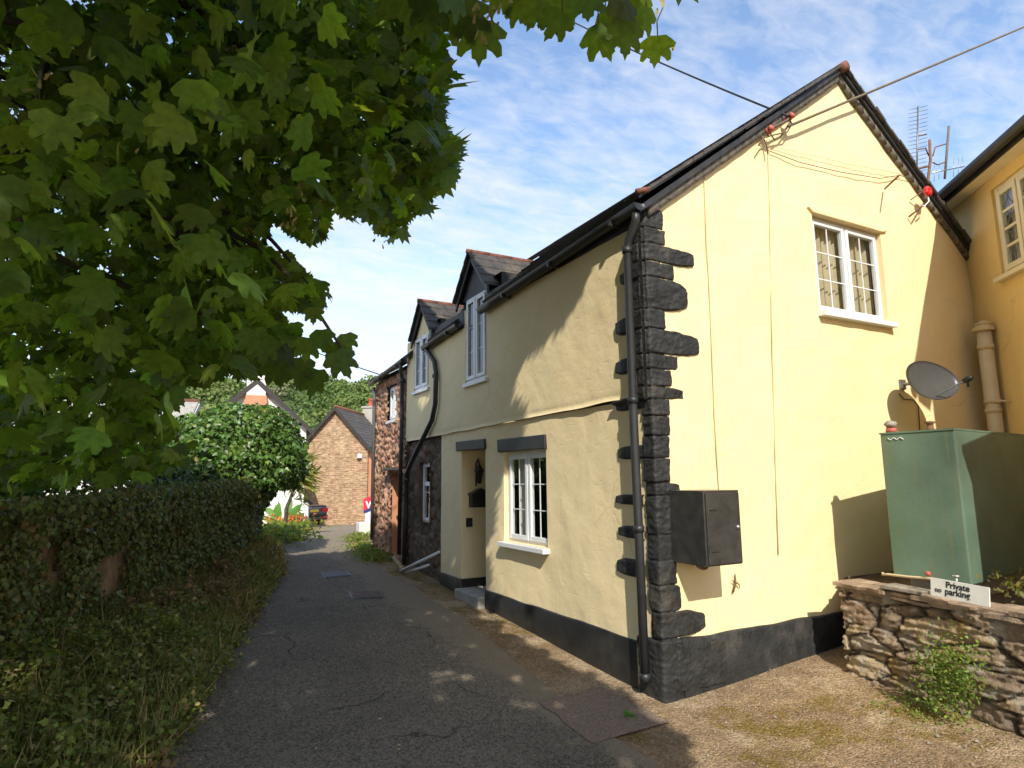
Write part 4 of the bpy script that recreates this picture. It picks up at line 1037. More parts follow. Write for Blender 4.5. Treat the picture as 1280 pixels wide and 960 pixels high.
# sign
S0, S1 = V3(4.565, 2.55, 0), V3(4.505, 2.175, 0)
sd = (S1-S0)/np.linalg.norm(S1-S0); sn = V3(-abs(sd[1]), 0, 0)+V3(0, .0, 0); sn = V3(sd[1], -sd[0], 0); sn = sn if np.dot(sn, EYE-S0) > 0 else -sn
SL = float(np.linalg.norm(S1-S0)); tilt = V3(0, 0, 1)-sn*.12; tilt /= np.linalg.norm(tilt)
SF = Fr(S0+V3(0, 0, .775)-V3(0, 0, 0)+sn*.02, sd-V3(0, 0, .03), tilt, sn)
sg = thing('parking_sign', S0+V3(0, 0, .8), 'white board reading Private no parking on the stone wall', 'sign')
MB().fbox(SF, 0, SL, .03, .145, -.008, 0).build('board', 'sign_white', sg)
def text(txt, fr, a, b, size, mat, parent, bold=.0, c=.0015, name='lettering', xs=1.):
    cu = bpy.data.curves.new('t', 'FONT'); cu.body = txt; cu.size = size; cu.offset = bold; cu.extrude = .0006
    o = bpy.data.objects.new('t', cu); COL.objects.link(o); dg = bpy.context.evaluated_depsgraph_get(); dg.update()
    me = bpy.data.meshes.new_from_object(o.evaluated_get(dg)); COL.objects.unlink(o); bpy.data.objects.remove(o)
    for v in me.vertices:
        v.co = Vector(fr.p(a+v.co.x*xs, b+v.co.y, c+v.co.z).tolist())
    return link(name, me, mat, parent)
text('Private', SF, .105, .098, .056, 'sign_black', sg, .0011); text('parking', SF, .098, .056, .056, 'sign_black', sg, .0011); text('no', SF, .030, .060, .044, 'sign_black', sg, .0008)
# pipe, tap, plank
def WP(px, py, D=None): 
    return onp(px, py, (4.72, 2.9, 0), (1.2, -.2, 0))
m = MB(); m.tube([WP(1104, 716), WP(1103, 718)+V3(0, 0, .0), WP(1110, 718), WP(1135, 721), WP(1160, 723), WP(1185, 727)], .009, 8); m.build('copper_pipe', 'pipe_cream', None, True, label='pale thin pipe lying along the wall top below the tank', category='pipe')
tp = thing('tap', WP(1196, 726), 'grey tap with a round wheel beside the tank foot', 'tap')
p = WP(1196, 728); m = MB(); m.tube([p-V3(0, 0, .03), p+V3(0, 0, .035)], .007, 8); m.build('stem', 'alu', tp, True)
m = MB(); m.lathe(p+V3(0, 0, .035), [(.005, 0), (.022, .002), (.022, .010), (.005, .012)], 12); m.build('wheel', 'alu', tp, True)
kp = WP(1160, 717); MB().lathe(kp, [(.004, -.016), (.014, -.012), (.018, 0), (.014, .012), (.004, .016)], 12, (-1, 0, .3)).build('drain_knob', 'faded_red', tk, True)
p0 = WP(1096, 722); p1 = WP(1128, 729)
m = MB(); m.ext([(0, 0), (.30, -.005), (.31, .018), (.02, .03)], Fr(V3(4.66, 2.96, .785), (-.05, -.99, -.0), (0, 0, 1), (-.99, .05, 0)), -.12, .03); m.build('loose_slate', 'pebble', None, bevel=.004, label='pale flat slate lying loose on the left end of the stone wall', category='slate')

# sticks by the stone wall
for k, (a, b, lb_) in enumerate((((500, 714), (549, 690), 'longer white pole leaning on the dark stone wall'), ((507, 716), (536, 706), 'shorter lower white pole lying at the dark stone wall foot'))):
    P = groundp(*a, .04); Q = on(*b, 0, X0-.12)
    m = MB(); m.tube([P, Q], .018, 7); m.build('white_pole', 'upvc', None, True, label=lb_, category='pole', group='white poles by the dark stone wall')
P = groundp(492, 707, .06); Q = groundp(505, 714, .03)
m = MB(); m.tube([P+V3(0, 0, .12), Q], .03, 6); m.build('timber_offcut', 'straw', None, True, label='short pale timber offcut lying beside the black downpipe foot', category='timber')

# ================================================================== FAR BUILDINGS
RVEC = RM @ V3(1, 0, 0); RVEC[2] = 0; RVEC /= np.linalg.norm(RVEC); AV = V3(-RVEC[1], RVEC[0], 0)
if np.dot(AV, VF) < 0: AV = -AV
def farhouse(name, label, c, u, w, hw, ez, az, base, length, wallm, roofm='slate', barge=True, side='white_wash', parts=None, over=.25):
    """gable centred at c facing the camera; u along gable, w going back"""
    c = V3(c[0], c[1], 0); t = thing(name, (c[0], c[1], base), label, 'house')
    ob = bpy.data.meshes.new('gable_wall')
    vs = [(-hw, 0, 0), (hw, 0, 0), (hw, 0, ez-base), (0, 0, az-base), (-hw, 0, ez-base), (-hw, .3, 0), (hw, .3, 0), (hw, .3, ez-base), (0, .3, az-base), (-hw, .3, ez-base)]
    ob.from_pydata(vs, [], [(0, 1, 2, 3, 4), (9, 8, 7, 6, 5), (0, 5, 6, 1), (1, 6, 7, 2), (2, 7, 8, 3), (3, 8, 9, 4), (4, 9, 5, 0)]); ob.update()
    g = link('gable_wall', ob, wallm, t); g.matrix_parent_inverse = Matrix.Identity(4); g.rotation_euler = (0, 0, math.atan2(u[1], u[0]))
    fr = Fr(c, u, (0, 0, 1), -w)
    m = MB(); m.fbox(fr, hw-.3, hw-.002, base, ez, -length, -.3); m.build('side_wall', side, t)
    m = MB(); m.fbox(fr, -hw+.002, -hw+.3, base, ez, -length, -.3); m.build('side_wall', side, t)
    sl = (az-ez)/hw
    for s in (-1, 1):
        m = MB(); rows = 12
        for r in range(rows):
            f0, f1 = r/rows, (r+1)/rows+.01; a0 = s*(hw+over)*(1-f0); a1 = s*(hw+over)*(1-min(1, f1)); z0 = az-abs(a0)*sl+.02; z1 = az-abs(a1)*sl+.02
            m.hexa([fr.p(a, b, cc_) for a, b, cc_ in ((a0, z0, over), (a0, z0, -length), (a1, z1, -length), (a1, z1, over), (a0, z0+.10, over), (a0, z0+.10, -length), (a1, z1+.06, -length), (a1, z1+.06, over))])
        m.build('roof', roofm, t)
        if barge:
            m = MB(); a0 = s*(hw+over+.05); z0 = az-abs(a0)*sl
            m.ext([(0, az+.10), (a0, z0+.10), (a0, z0-.14), (0, az-.16)], fr, over, over+.05); m.build('bargeboard', 'dark_wood', t)
    m = MB(); m.tube([fr.p(0, az+.1, over), fr.p(0, az+.1, -length)], .1, 8); m.build('ridge_tile', 'ridge_clay', t, True)
    return t, fr
D = 38.
pc = at(418, 600, D); rdir = V3(*(AV*4.5+RVEC*.5)); rdir /= np.linalg.norm(rdir); gu = V3(rdir[1], -rdir[0], 0)
bh, bf = farhouse('brick_house', 'brick and rubble gabled house at the end of the lane with grey chimney', pc, gu, rdir, 2.02, 3.75, 6.0, -1.4, 8, 'rubble_brick', side='orange_render')
cu = float(np.dot(at(458.5, 560, 43)-bf.o, bf.u)); m = MB(); m.fbox(bf, cu-.38, cu+.38, 3.3, 6.55, -5.6, -4.8); ch = m.build('chimney', 'grey_render', bh, bevel=.03)
m = MB(); m.fbox(bf, cu-.44, cu+.44, 6.55, 6.67, -5.67, -4.73); m.build('chimney_cap', 'grey_render', ch)
m = MB(); m.lathe(bf.p(cu+.05, 6.67, -5.2), [(.2, 0), (.17, .1), (.15, .45), (.19, .48), (.18, .56), (.12, .56)], 10); m.build('chimney_pot', 'terracotta', ch, True)
m = MB(); m.fbox(bf, 2.02, 2.6, -1.4, 3.6, -6.5, -.25); m.build('front_bay', 'orange_render', bh)
m = MB(); m.tube([bf.p(2.35, 3.62, .3), bf.p(2.7, 3.62, -6)], .07, 8); m.build('gutter', 'black_pipe', bh)
m = MB(); m.tube([bf.p(2.62, 3.6, -1.5), bf.p(2.62, -1.2, -1.5)], .05, 8); m.build('downpipe', 'black_pipe', bh)
m = MB(); m.box(at(449, 570, 37.9)-V3(.12, .1, .12), at(449, 570, 37.9)+V3(.12, .1, .12)); m.build('flood_lamp', 'upvc', bh)
# white gabled house
pc = at(316, 600, 27.); gu = RVEC*.93+AV*.36; gu /= np.linalg.norm(gu); wd = V3(-gu[1], gu[0], 0)
wh, wf = farhouse('white_house', 'white gabled house with black bargeboards behind the ivy bush', pc, gu, wd, 2.1, 4.0, 5.95, -.6, 8, 'white_wash', side='white_wash')
m = MB(); m.fbox(wf, -.5, .42, 3.0, 5.1, .3, .34); m.fbox(wf, -.45, .40, 3.0, 5.3, .0, .30); m.build('chimney_breast', 'orange_render', wh)
m = MB(); m.fbox(wf, -.42, .35, 5.2, 6.3, -.4, .28); m.build('chimney', 'white_wash', wh)
for k in range(2):
    m = MB(); m.lathe(wf.p(-.2+.4*k, 6.3, -.05), [(.13, 0), (.11, .35), (.14, .4), (.09, .4)], 10); m.build('chimney_pot', 'terracotta', wh, True)
# slate roofed white cottage farther left
pc = at(235, 600, 30.); gu2 = RVEC
t2, f2 = farhouse('white_cottage', 'white cottage with pale slate roof glimpsed through the tree leaves', pc, AV*-.95+RVEC*.3, RVEC*-.95-AV*.3, 2.6, 4.0, 5.4, -.6, 11, 'white_wash', 'grey_render', barge=False)
# low white cottage left of the brick house
pc = at(352, 600, 40.)
lc_, lf = farhouse('low_white_house', 'low white house with dark window left of the brick house', pc, RVEC, AV, 2.0, 1.9, 3.2, -1.5, 6, 'white_wash', barge=False)
window(lf, 1.02, 1.42, .05, .95, -.02, lc_, lights=1, bars=(0, 1), rev='white_wash', curtain=None, fw=.05, fb=.04, room=False)
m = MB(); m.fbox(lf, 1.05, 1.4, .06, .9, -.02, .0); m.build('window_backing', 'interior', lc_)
# white garden wall
GD = 27.
gw = thing('garden_wall', at(362, 668, GD), 'white painted garden wall beside the lane with a leafy plant before it', 'garden wall')
g0, g1 = at(330, 640, GD), at(382, 640, GD); gd = g1-g0; gd[2] = 0; gl = np.linalg.norm(gd); gd /= gl
gf = Fr(V3(g0[0], g0[1], 0), gd, (0, 0, 1), V3(gd[1], -gd[0], 0))
zg = gz(g0[0], g0[1]); m = MB(); m.fbox(gf, 0, gl, zg-.4, .64, -.15, 0); m.build('panel', 'white_wash', gw)
m = MB(); m.fbox(gf, -.02, gl+.03, .64, .70, -.18, .03); m.build('coping', 'white_wash', gw)
m = MB(); m.fbox(gf, gl, gl+.09, zg-.4, .66, -.16, .01); m.build('end_post', 'upvc', gw)
# white board with estate sign, and white block
SD = 24.
sb = thing('agent_sign', at(461, 668, SD), 'red and navy board on a white post outside the stone cottage', 'sign')
q0 = at(461, 650, SD); sf_ = Fr(V3(q0[0], q0[1], 0), RVEC, (0, 0, 1), -AV)
zc = lambda py: at(461, py, SD)[2]
m = MB(); m.fbox(sf_, -.14, .16, zc(672), zc(636), -.05, 0); m.build('post', 'upvc', sb)
m = MB(); m.ext([(-.22, zc(624)), (.20, zc(618)), (.26, zc(632)), (-.2, zc(638))], sf_, .01, .03); m.build('red_panel', 'sign_red', sb)
m = MB(); m.ext([(-.2, zc(638)), (.26, zc(632)), (.24, zc(636)), (-.19, zc(642))], sf_, .01, .03); m.build('navy_panel', 'sign_navy', sb)
text('W', sf_, -.12, zc(635), .36, 'sign_white', sb, .01, .034)
q1 = groundp(456, 669); q1 = q1+V3(0, 0, .14); m = MB(); m.box((q1[0]-.16, q1[1]-.14, q1[2]-.16), (q1[0]+.16, q1[1]+.14, q1[2]+.14)); m.build('white_block', 'white_wash', None, bevel=.02, label='white painted block on the verge in front of the red and navy sign', category='block')
# ---------------- car
def build_car():
    CD = 32.; o = at(404, 655, CD); zc_ = gz(o[0], o[1]); 
    f = -RVEC*.80+AV*.60; f /= np.linalg.norm(f); r = V3(f[1], -f[0], 0)   # forward, right
    rear = at(392, 655, CD); base = V3(rear[0], rear[1], zc_)
    car = thing('parked_car', base+f*2.1, 'dark grey saloon car parked behind the white garden wall, tail showing', 'car')
    prof = [(0, .42), (-.02, .62), (.04, .98), (.10, 1.03), (.75, 1.05), (1.45, 1.42), (2.6, 1.43), (3.3, 1.0), (4.2, .86), (4.35, .6), (4.3, .3), (.1, .28)]
    m = MB(); n = len(prof); ws = (-.88, -.80, -.6, 0, .6, .80, .88)
    for w in ws:
        for a, z in prof:
            k = 1. if abs(w) < .7 else (.985 if abs(w) < .85 else .93)
            zz = z
            wr = w*(.80 if z > 1.2 else 1.)
            m.v.append(tuple(base+f*(2.1+(a-2.1)*(k if abs(w) > .7 else 1))+r*wr+V3(0, 0, zz*(1 if abs(w) < .85 else .985))))
    for i in range(len(ws)-1):
        for j in range(n): a = i*n+j; b = i*n+(j+1) % n; m.f.append((a, b, b+n, a+n))
    m.f.append(tuple(range(n))); m.f.append(tuple((len(ws)-1)*n+j for j in range(n))[::-1])
    m.build('body', 'car_paint', car, True, bevel=.01)
    fr = Fr(base, r, (0, 0, 1), -f)
    m = MB(); m.add([base+f*(.80+.012)+r*(-.55)+V3(0, 0, 1.09), base+f*.80+r*.55+V3(0, 0, 1.09), base+f*1.40+r*.5+V3(0, 0, 1.415), base+f*1.40-r*.5+V3(0, 0, 1.415)], [(0, 1, 2, 3)]); m.build('rear_window', 'sign_black', car)
    for s in (-1, 1):
        m = MB(); m.fbox(fr, min(s*.84, s*.45), max(s*.84, s*.45), .70, .90, -.05, .03); m.build('tail_light', 'tail_red', car, bevel=.02)
    m = MB(); m.fbox(fr, -.26, .26, .72, .84, .0, .035); m.build('number_plate', 'plate_yellow', car)
    m = MB(); m.fbox(fr, -.42, .42, .90, .925, .0, .035); m.build('chrome_strip', 'alu', car)
    m = MB(); m.fbox(fr, -.8, .8, .30, .46, -.05, .05); m.build('bumper', 'meter_black', car, bevel=.03)
    for a in (.8, 3.5):
        for s in (-1, 1):
            c = base+f*a+r*(s*.80)+V3(0, 0, .32); m = MB(); m.lathe(c, [(.2, -.1), (.3, -.1), (.32, -.06), (.32, .06), (.3, .1), (.2, .1)], 20, r); w = m.build('wheel', 'rubber', car, True)
            m = MB(); m.lathe(c, [(.02, -.095), (.19, -.09), (.19, .09), (.02, .095)], 14, r); m.build('hubcap', 'alu', w, True)
build_car()

# ================================================================== FOLIAGE
def normz(a): return a/(np.linalg.norm(a, axis=-1, keepdims=True)+1e-9)
def half(pts): return pts+[(-x, y) for x, y in pts[::-1] if x > 1e-6]
SYC = half([(0, 1.), (.07, .84), (.15, .80), (.16, .62), (.27, .66), (.36, .76), (.46, .70), (.45, .50), (.38, .38), (.52, .34), (.56, .20), (.42, .08), (.24, -.04), (.04, .0)])
SYCL = half([(0, 1.), (.16, .62), (.42, .74), (.38, .38), (.56, .24), (.25, -.03)])
IVY = half([(0, 1.), (.20, .55), (.45, .40), (.30, .05), (.02, 0)])
OVAL = half([(0, 1.), (.22, .6), (.26, .3), (.05, 0)])
def leaves(P, tip, nor, size, shape, cols, fold=.25, curl=.2, cen=(0, .38)):
    n = len(P); sh = np.array(shape, float); k = len(sh)
    T = normz(tip); S = normz(np.cross(T, nor)); Nn = np.cross(S, T)
    tx = np.concatenate([[cen[0]], sh[:, 0]]); ty = np.concatenate([[cen[1]], sh[:, 1]])
    fo = fold*(.6+.8*rng.random(n)); cu = curl*(rng.random(n)*1.4-.2)
    sz = size[:, None]
    lx = tx[None]*sz; ly = ty[None]*sz
    lz = -(np.abs(tx)[None]*fo[:, None]+(ty**2)[None]*cu[:, None])*sz
    V = P[:, None]+lx[..., None]*S[:, None]+ly[..., None]*T[:, None]+lz[..., None]*Nn[:, None]
    idx = np.array([(0, 1+i, 1+(i+1) % k) for i in range(k)])
    F_ = (np.arange(n)[:, None, None]*(k+1)+idx[None]).reshape(-1, 3)
    C = np.repeat(cols[:, None], k+1, 1).reshape(-1, 3)
    return V.reshape(-1, 3), F_, C
def merge(L):
    Vs, Fs, Cs, o = [], [], [], 0
    for V, F_, C in L: Vs.append(V); Fs.append(F_+o); Cs.append(C); o += len(V)
    return np.concatenate(Vs), np.concatenate(Fs), np.concatenate(Cs)
def inpoly(x, y, poly):
    c = np.zeros(np.shape(x), bool); n = len(poly)
    with np.errstate(invalid='ignore', divide='ignore'):
        for i in range(n):
            x0, y0 = poly[i]; x1, y1 = poly[(i+1) % n]
            if y0 == y1: continue
            c ^= ((y0 > y) != (y1 > y)) & (x < (x1-x0)*(y-y0)/(y1-y0)+x0)
    return c
SIL = [(-400, -400), (560, -400), (560, 0), (548, 30), (556, 75), (562, 95), (545, 120), (552, 150), (572, 190), (570, 220), (545, 235), (528, 262), (505, 272), (498, 292), (476, 298), (462, 280), (440, 268), (425, 272), (405, 262), (402, 305), (388, 312), (370, 295), (350, 290), (335, 268), (322, 300), (345, 316), (365, 325), (385, 345), (408, 358), (412, 378), (396, 390), (372, 392), (350, 392), (362, 405), (380, 430), (366, 445), (358, 462), (335, 462), (318, 478), (300, 474), (286, 462), (270, 476), (258, 490), (240, 480), (222, 500), (205, 512), (222, 545), (240, 560), (232, 585), (190, 600), (150, 612), (110, 600), (70, 612), (30, 618), (-400, 640)]
# regions of the picture that stay sunlit (used to prune twigs that would shade them)
LITS = [
 [(790, 285), (700, 395), (668, 425), (650, 455), (640, 500), (615, 530), (640, 540), (650, 560), (612, 600), (606, 640), (608, 757), (640, 775), (800, 880), (840, 880), (1300, 980), (1300, 0), (1000, 60)],
 [(585, 752), (625, 792), (680, 815), (706, 838), (742, 852), (766, 872), (800, 884), (806, 905), (850, 930), (852, 948), (790, 1000), (1400, 1100), (1400, 700), (800, 840), (610, 745)],
 [(330, 560), (380, 560), (470, 520), (470, 640), (462, 690), (340, 688)],
 [(200, 505), (260, 495), (330, 500), (372, 530), (380, 545), (330, 528), (230, 522)],
 [(515, 480), (530, 470), (545, 490), (520, 545)], [(470, 490), (505, 480), (500, 640), (470, 690)],
]
SPOTS = [(20, 700, 16, 30), (60, 880, 24, 30), (30, 930, 30, 14), (10, 860, 20, 20), (130, 700, 12, 20), (200, 640, 10, 14), (90, 650, 10, 12), (470, 905, 10, 6), (520, 930, 12, 6), (770, 915, 12, 7), (580, 845, 12, 8), (610, 870, 10, 7), (545, 868, 26, 14), (505, 848, 14, 7), (590, 900, 12, 8), (640, 945, 20, 8), (700, 945, 14, 8), (750, 950, 20, 10), (372, 787, 12, 5), (335, 790, 12, 4), (440, 744, 16, 4), (350, 760, 8, 3), (610, 700, 6, 22), (600, 640, 4, 14), (655, 790, 10, 10), (430, 905, 12, 8), (560, 820, 10, 8), (22, 800, 12, 40), (480, 770, 10, 4), (700, 885, 18, 10), (730, 905, 16, 8), (610, 460, 8, 20), (405, 790, 8, 4), (320, 830, 14, 6), (450, 860, 8, 5)]
def lit_hit(P):
    """does a leaf at P throw its shadow on something the photo shows in sun?"""
    P = np.asarray(P); d = -SUN
    # front wall
    hit = np.zeros(len(P), bool)
    tF = (X0-P[:, 0])/d[0]; HFp = P+d*tF[:, None]; okF = (HFp[:, 1] > Y0) & (HFp[:, 1] < 11.6) & (HFp[:, 2] < 3.9) & (HFp[:, 2] > 0) & (P[:, 0] < X0)
    tG = (Y0-P[:, 1])/d[1]; HG = P+d*tG[:, None]; okG = (HG[:, 0] > X0) & (P[:, 1] < Y0) & (HG[:, 0] < 8.2) & (HG[:, 2] < 5.8)
    t = (P[:, 2]-.0)/-d[2]; H = P+d*t[:, None]
    for _ in range(3):
        gzv = np.array([gz(a, b) for a, b in H[:, :2]]); t = (P[:, 2]-gzv)/-d[2]; H = P+d*t[:, None]
    H = np.where(okF[:, None], HFp, H)
    hit |= okG & (HG[:, 2] > 0)
    px, py = proj(H)
    inf = np.isfinite(px) & (px > -20) & (px < 1320) & (py < 1000) & (py > 0)
    for L in LITS: hit |= inf & inpoly(px, py, L)
    sp = np.zeros(len(P), bool)
    for x, y, a, b in SPOTS: sp |= inf & (((px-x)/a)**2+((py-y)/b)**2 < 1)
    # right of the frame near the camera stays sunny too
    hit |= (~okF) & (H[:, 0] > 3.0) & (H[:, 1] < 3.9)
    hit |= (~okF) & (H[:, 1] > 11.0) & (H[:, 1] < 60)
    return hit | sp
def visible_ok(P, pad=0):
    px, py = proj(P); inf = np.isfinite(px) & (px > -30-pad) & (px < 1310+pad) & (py > -30-pad) & (py < 990+pad)
    return (~inf) | inpoly(px, py, SIL)
# canopy sample clouds ------------------------------------------------
tree = thing('sycamore_tree', (-3.6, 2.0, gz(-3.6, 2.)), 'large sycamore tree with drooping leaves and seed keys overhanging the lane', 'tree')
pts = []; sizes = []
def in_sil(n, box, dmin, dmax, pw=1.):
    x0, y0, x1, y1 = box; out = []
    px = rng.uniform(x0, x1, n); py = rng.uniform(y0, y1, n); ok = inpoly(px, py, SIL); px, py = px[ok], py[ok]
    D = dmin+(dmax-dmin)*rng.random(len(px))**pw
    d = np.stack([px-CX, -(py-CY), np.full(len(px), -F)], 1)/F
    return EYE+(d @ RM.T)*D[:, None]
# twig clusters: centres, then 5-9 leaves hanging round each
def clusters(C, nl, rad, size, szv=.35):
    k = len(C); n = rng.integers(nl[0], nl[1]+1, k); P = np.repeat(C, n, 0); off = rng.normal(size=(len(P), 3))*rad*[1, 1, .6]
    return P+off, size*(1+szv*(rng.random(len(P))*2-1)), np.repeat(np.arange(k), n)
cen_a = in_sil(3700, (150, -60, 590, 540), 4.8, 7.2)          # outer crown seen at the right
cen_b = in_sil(2700, (-60, -60, 480, 640), 3.2, 5.6)          # middle depth
cen_c = in_sil(110, (-60, -60, 420, 560), 1.9, 3.2)           # near sprays
cen_d = in_sil(1700, (-60, -60, 460, 640), 6.5, 11)           # deep crown behind
parts = []
for C, nl, rad, s in ((cen_a, (3, 6), .10, .098), (cen_b, (3, 6), .11, .086), (cen_c, (2, 4), .12, .12), (cen_d, (2, 5), .16, .125)):
    C = C[(C[:, 0] < 2.9) | (C[:, 2] > 5.2)]
    C = C[C[:, 2] > 1.35]
    P, S, _ = clusters(C, nl, rad, s); ok = visible_ok(P+[0, 0, -.05])
    parts.append((P[ok], S[ok]))
Pv = np.concatenate([p for p, s in parts]); Sv = np.concatenate([s for p, s in parts])
ok = ~lit_hit(Pv); Pv, Sv = Pv[ok], Sv[ok]
print('view leaves', len(Pv))
# canopy overhead and behind the camera: shades the lane, the verge and the wall
def shade_cloud(n, xr, yr, hr, surf='g'):
    x = rng.uniform(*xr, n); y = rng.uniform(*yr, n)
    if surf == 'g': T = np.stack([x, y, np.array([gz(a, b) for a, b in zip(x, y)])], 1)
    else: T = np.stack([np.full(n, X0), x, y], 1)
    h = rng.uniform(*hr, n); return T+SUN*(h/SUN[2])[:, None]
sh = np.concatenate([shade_cloud(10500, (-1.5, 3.3), (-.3, 11.2), (3.2, 7.5)), shade_cloud(4200, (6, 9.5), (0.4, 3.9), (1.5, 4.5), 'f'), shade_cloud(1500, (4.8, 6.5), (3.0, 3.9), (2, 3.5), 'f')])
sh = sh+rng.normal(size=sh.shape)*.03
ok = visible_ok(sh, 10) & (sh[:, 2] > 1.4) & ~lit_hit(sh); 
px_, py_ = proj(sh); d_ = np.linalg.norm(sh-EYE, axis=1); ok &= (d_ > 1.6) & ((sh[:, 0] < 2.9) | (sh[:, 1] < 3.4))
sh = sh[ok]; print('shade leaves', len(sh))
def rtip(n, droop): 
    a = rng.normal(size=(n, 3)); a[:, 2] = -abs(a[:, 2])*.6-droop; return normz(a)
def lcol(n, base, dv=.3, yel=.06, y=(.20, .17, .03)):
    c = np.array(base)[None]*(1+dv*(rng.random((n, 1))*2-1))*(1+.12*(rng.random((n, 3))*2-1)); k = rng.random(n) < yel; c[k] = np.array(y)*(.7+.6*rng.random((k.sum(), 1))); return c
n = len(Pv); nor = rng.normal(size=(n, 3))*[.7, .7, .5]+[0, 0, .9]
dist = np.linalg.norm(Pv-EYE, axis=1); near = dist < 4.5
tip = rtip(n, .55); cols = lcol(n, (.086, .140, .026), .45, .002, (.17, .16, .03))
cols[near] = lcol(int(near.sum()), (.10, .165, .030), .42, 0)
L = [leaves(Pv[near], tip[near], nor[near], Sv[near], SYC, cols[near]), leaves(Pv[~near], tip[~near], nor[~near], Sv[~near], SYCL, cols[~near])]
n2 = len(sh); nn_ = rng.normal(size=(n2, 3))*.5+SUN; tt = np.cross(nn_, rng.normal(size=(n2, 3)))
L.append(leaves(sh, tt, nn_, rng.uniform(.13, .24, n2), SYCL, lcol(n2, (.09, .14, .028), .3, .0), .1, .1))
# the fringe of single leaves hanging into the top of the frame
FR = [(575, 2, 60), (600, 25, 62), (648, -4, 46), (676, -2, 42), (703, 14, 42), (735, -8, 48), (757, 10, 60), (748, 28, 56), (778, -2, 52), (784, 26, 46), (808, 8, 40), (822, 44, 42), (770, -20, 60), (630, -22, 56), (570, -20, 60), (540, -10, 56), (515, 0, 50), (800, -18, 48), (700, -22, 54)]
P = []; S = []
for px, py, w in FR: 
    D = 2.45+.25*math.sin(px); P.append(at(px, py, D)); S.append(w/F*D)
# the sprig of leaves reaching into the sky at mid height
for px, py, w in ((402, 420, 30), (420, 447, 40), (385, 430, 34), (432, 425, 26), (372, 455, 42), (398, 470, 42), (350, 440, 40), (360, 415, 34), (340, 462, 36), (330, 430, 38), (392, 392, 24), (380, 372, 22), (402, 360, 18), (415, 436, 30)):
    D = 3.3+.2*math.sin(px*.7); P.append(at(px, py-8, D)); S.append(w/F*D)
P = np.array(P); S = np.array(S); n = len(P); tp_ = np.tile([0, 0, -1.], (n, 1))+rng.normal(size=(n, 3))*.28; nr_ = normz(EYE-P)+rng.normal(size=(n, 3))*.35
c_ = lcol(n, (.075, .12, .024), .25, 0); c_[10:12] = (.13, .21, .03)
L.append(leaves(P, tp_, nr_, S, SYC, c_, .2, .15))
V, F_, C = merge(L); fastmesh('crown', V, F_, C, 'leaf_tree', tree)
print('tree tris', len(F_))
# seed keys
m = MB()
def keys(px, py, D, n):
    c = at(px, py, D)
    for k in range(n):
        o = c+rng.normal(size=3)*[.035, .035, .05]
        for s in (-1, 1):
            d = normz(V3(rng.normal()*.5, rng.normal()*.5, -1)); e = normz(np.cross(d, rng.normal(size=3)))*.007; p2 = o+d*.034
            m.add([o-e*.4, o+e*.4, p2+e, p2+d*.006, p2-e], [(0, 1, 2, 3, 4)])
for q in ((597, 22, 2.45, 16), (612, 6, 2.45, 10), (365, 265, 3.4, 14), (368, 250, 3.4, 8), (535, 178, 5.2, 18), (530, 220, 5.2, 14), (500, 235, 5.2, 10), (480, 288, 5.2, 12), (310, 275, 3.8, 10), (310, 310, 3.8, 10), (240, 55, 3.5, 10), (285, 60, 3.8, 10), (40, 95, 2.4, 4), (170, 160, 2.8, 4), (505, 70, 4, 8), (280, 345, 4, 8), (545, 5, 2.6, 10), (820, 20, 2.5, 6), (350, 330, 4.5, 10)): keys(*q)
m.build('seed_keys', 'seed', tree, kind='stuff')
# trunk and limbs
m = MB(); tb = V3(-3.6, 2.0, gz(-3.6, 2.)-.1)
m.tube([tb, tb+V3(.02, 0, .5), tb+V3(.1, .1, 1.6), tb+V3(.25, .3, 2.8), tb+V3(.3, .5, 4.2), tb+V3(.2, .7, 6)], [.42, .34, .29, .26, .18, .08], 14); m.build('trunk', 'bark', tree, True)
m = MB(); fork = tb+V3(.2, .25, 2.6)
def limb(Q, r0, wig=.25, start=None, n=9):
    s = fork+V3(0, 0, rng.uniform(-.3, 1.2)) if start is None else start
    pts_ = []; a = rng.normal(size=3)*wig; b = rng.normal(size=3)*wig*.5
    for t in np.linspace(0, 1, n): pts_.append(s*(1-t)+Q*t+V3(0, 0, .9)*math.sin(t*math.pi)*.5+a*math.sin(t*math.pi)+b*math.sin(2*math.pi*t))
    m.tube(pts_, [r0*(1-t)**.8+.006 for t in np.linspace(0, 1, n)], 7); return pts_
tg = [at(*q) for q in ((540, 180, 6.2), (500, 240, 6), (470, 120, 6), (380, 60, 5.5), (330, 250, 5.2), (250, 300, 4.6), (200, 150, 4.4), (120, 400, 4.2), (90, 220, 3.6), (330, 420, 4.4), (200, 500, 4.4), (60, 520, 4), (400, 200, 6.5), (300, 120, 5), (150, 60, 4))]
for Q in tg:
    pp = limb(Q, .05)
    for k in range(3):
        s = pp[int(rng.integers(4, 9))]; e = s+rng.normal(size=3)*[.5, .5, .35]
        if visible_ok(e[None])[0] and not lit_hit(e[None])[0]: limb(e, .012, .06, s, 6)
for Q in (at(440, 455, 3.4), at(400, 375, 3.6)): 
    limb(Q, .018, .03, at(150, 330, 3.9), 9)
for (x, y) in ((600, -30), (700, -30), (820, -20)): limb(at(x, y, 2.5), .02, .05, at(350, -200, 3.2), 8)
for px, py, w in FR[:13]:
    q = at(px, py, 2.5); m.tube([q, q+V3(0, 0, .06), q+V3(.02, -.02, .12)], .0025, 5)
for Q in ((-1, 0, 5.5), (1, 1, 5.8), (0, -2, 6), (-2, 4, 6), (.5, 3.5, 5.6)): limb(V3(*Q), .08)
m.build('limbs', 'bark', tree, True)

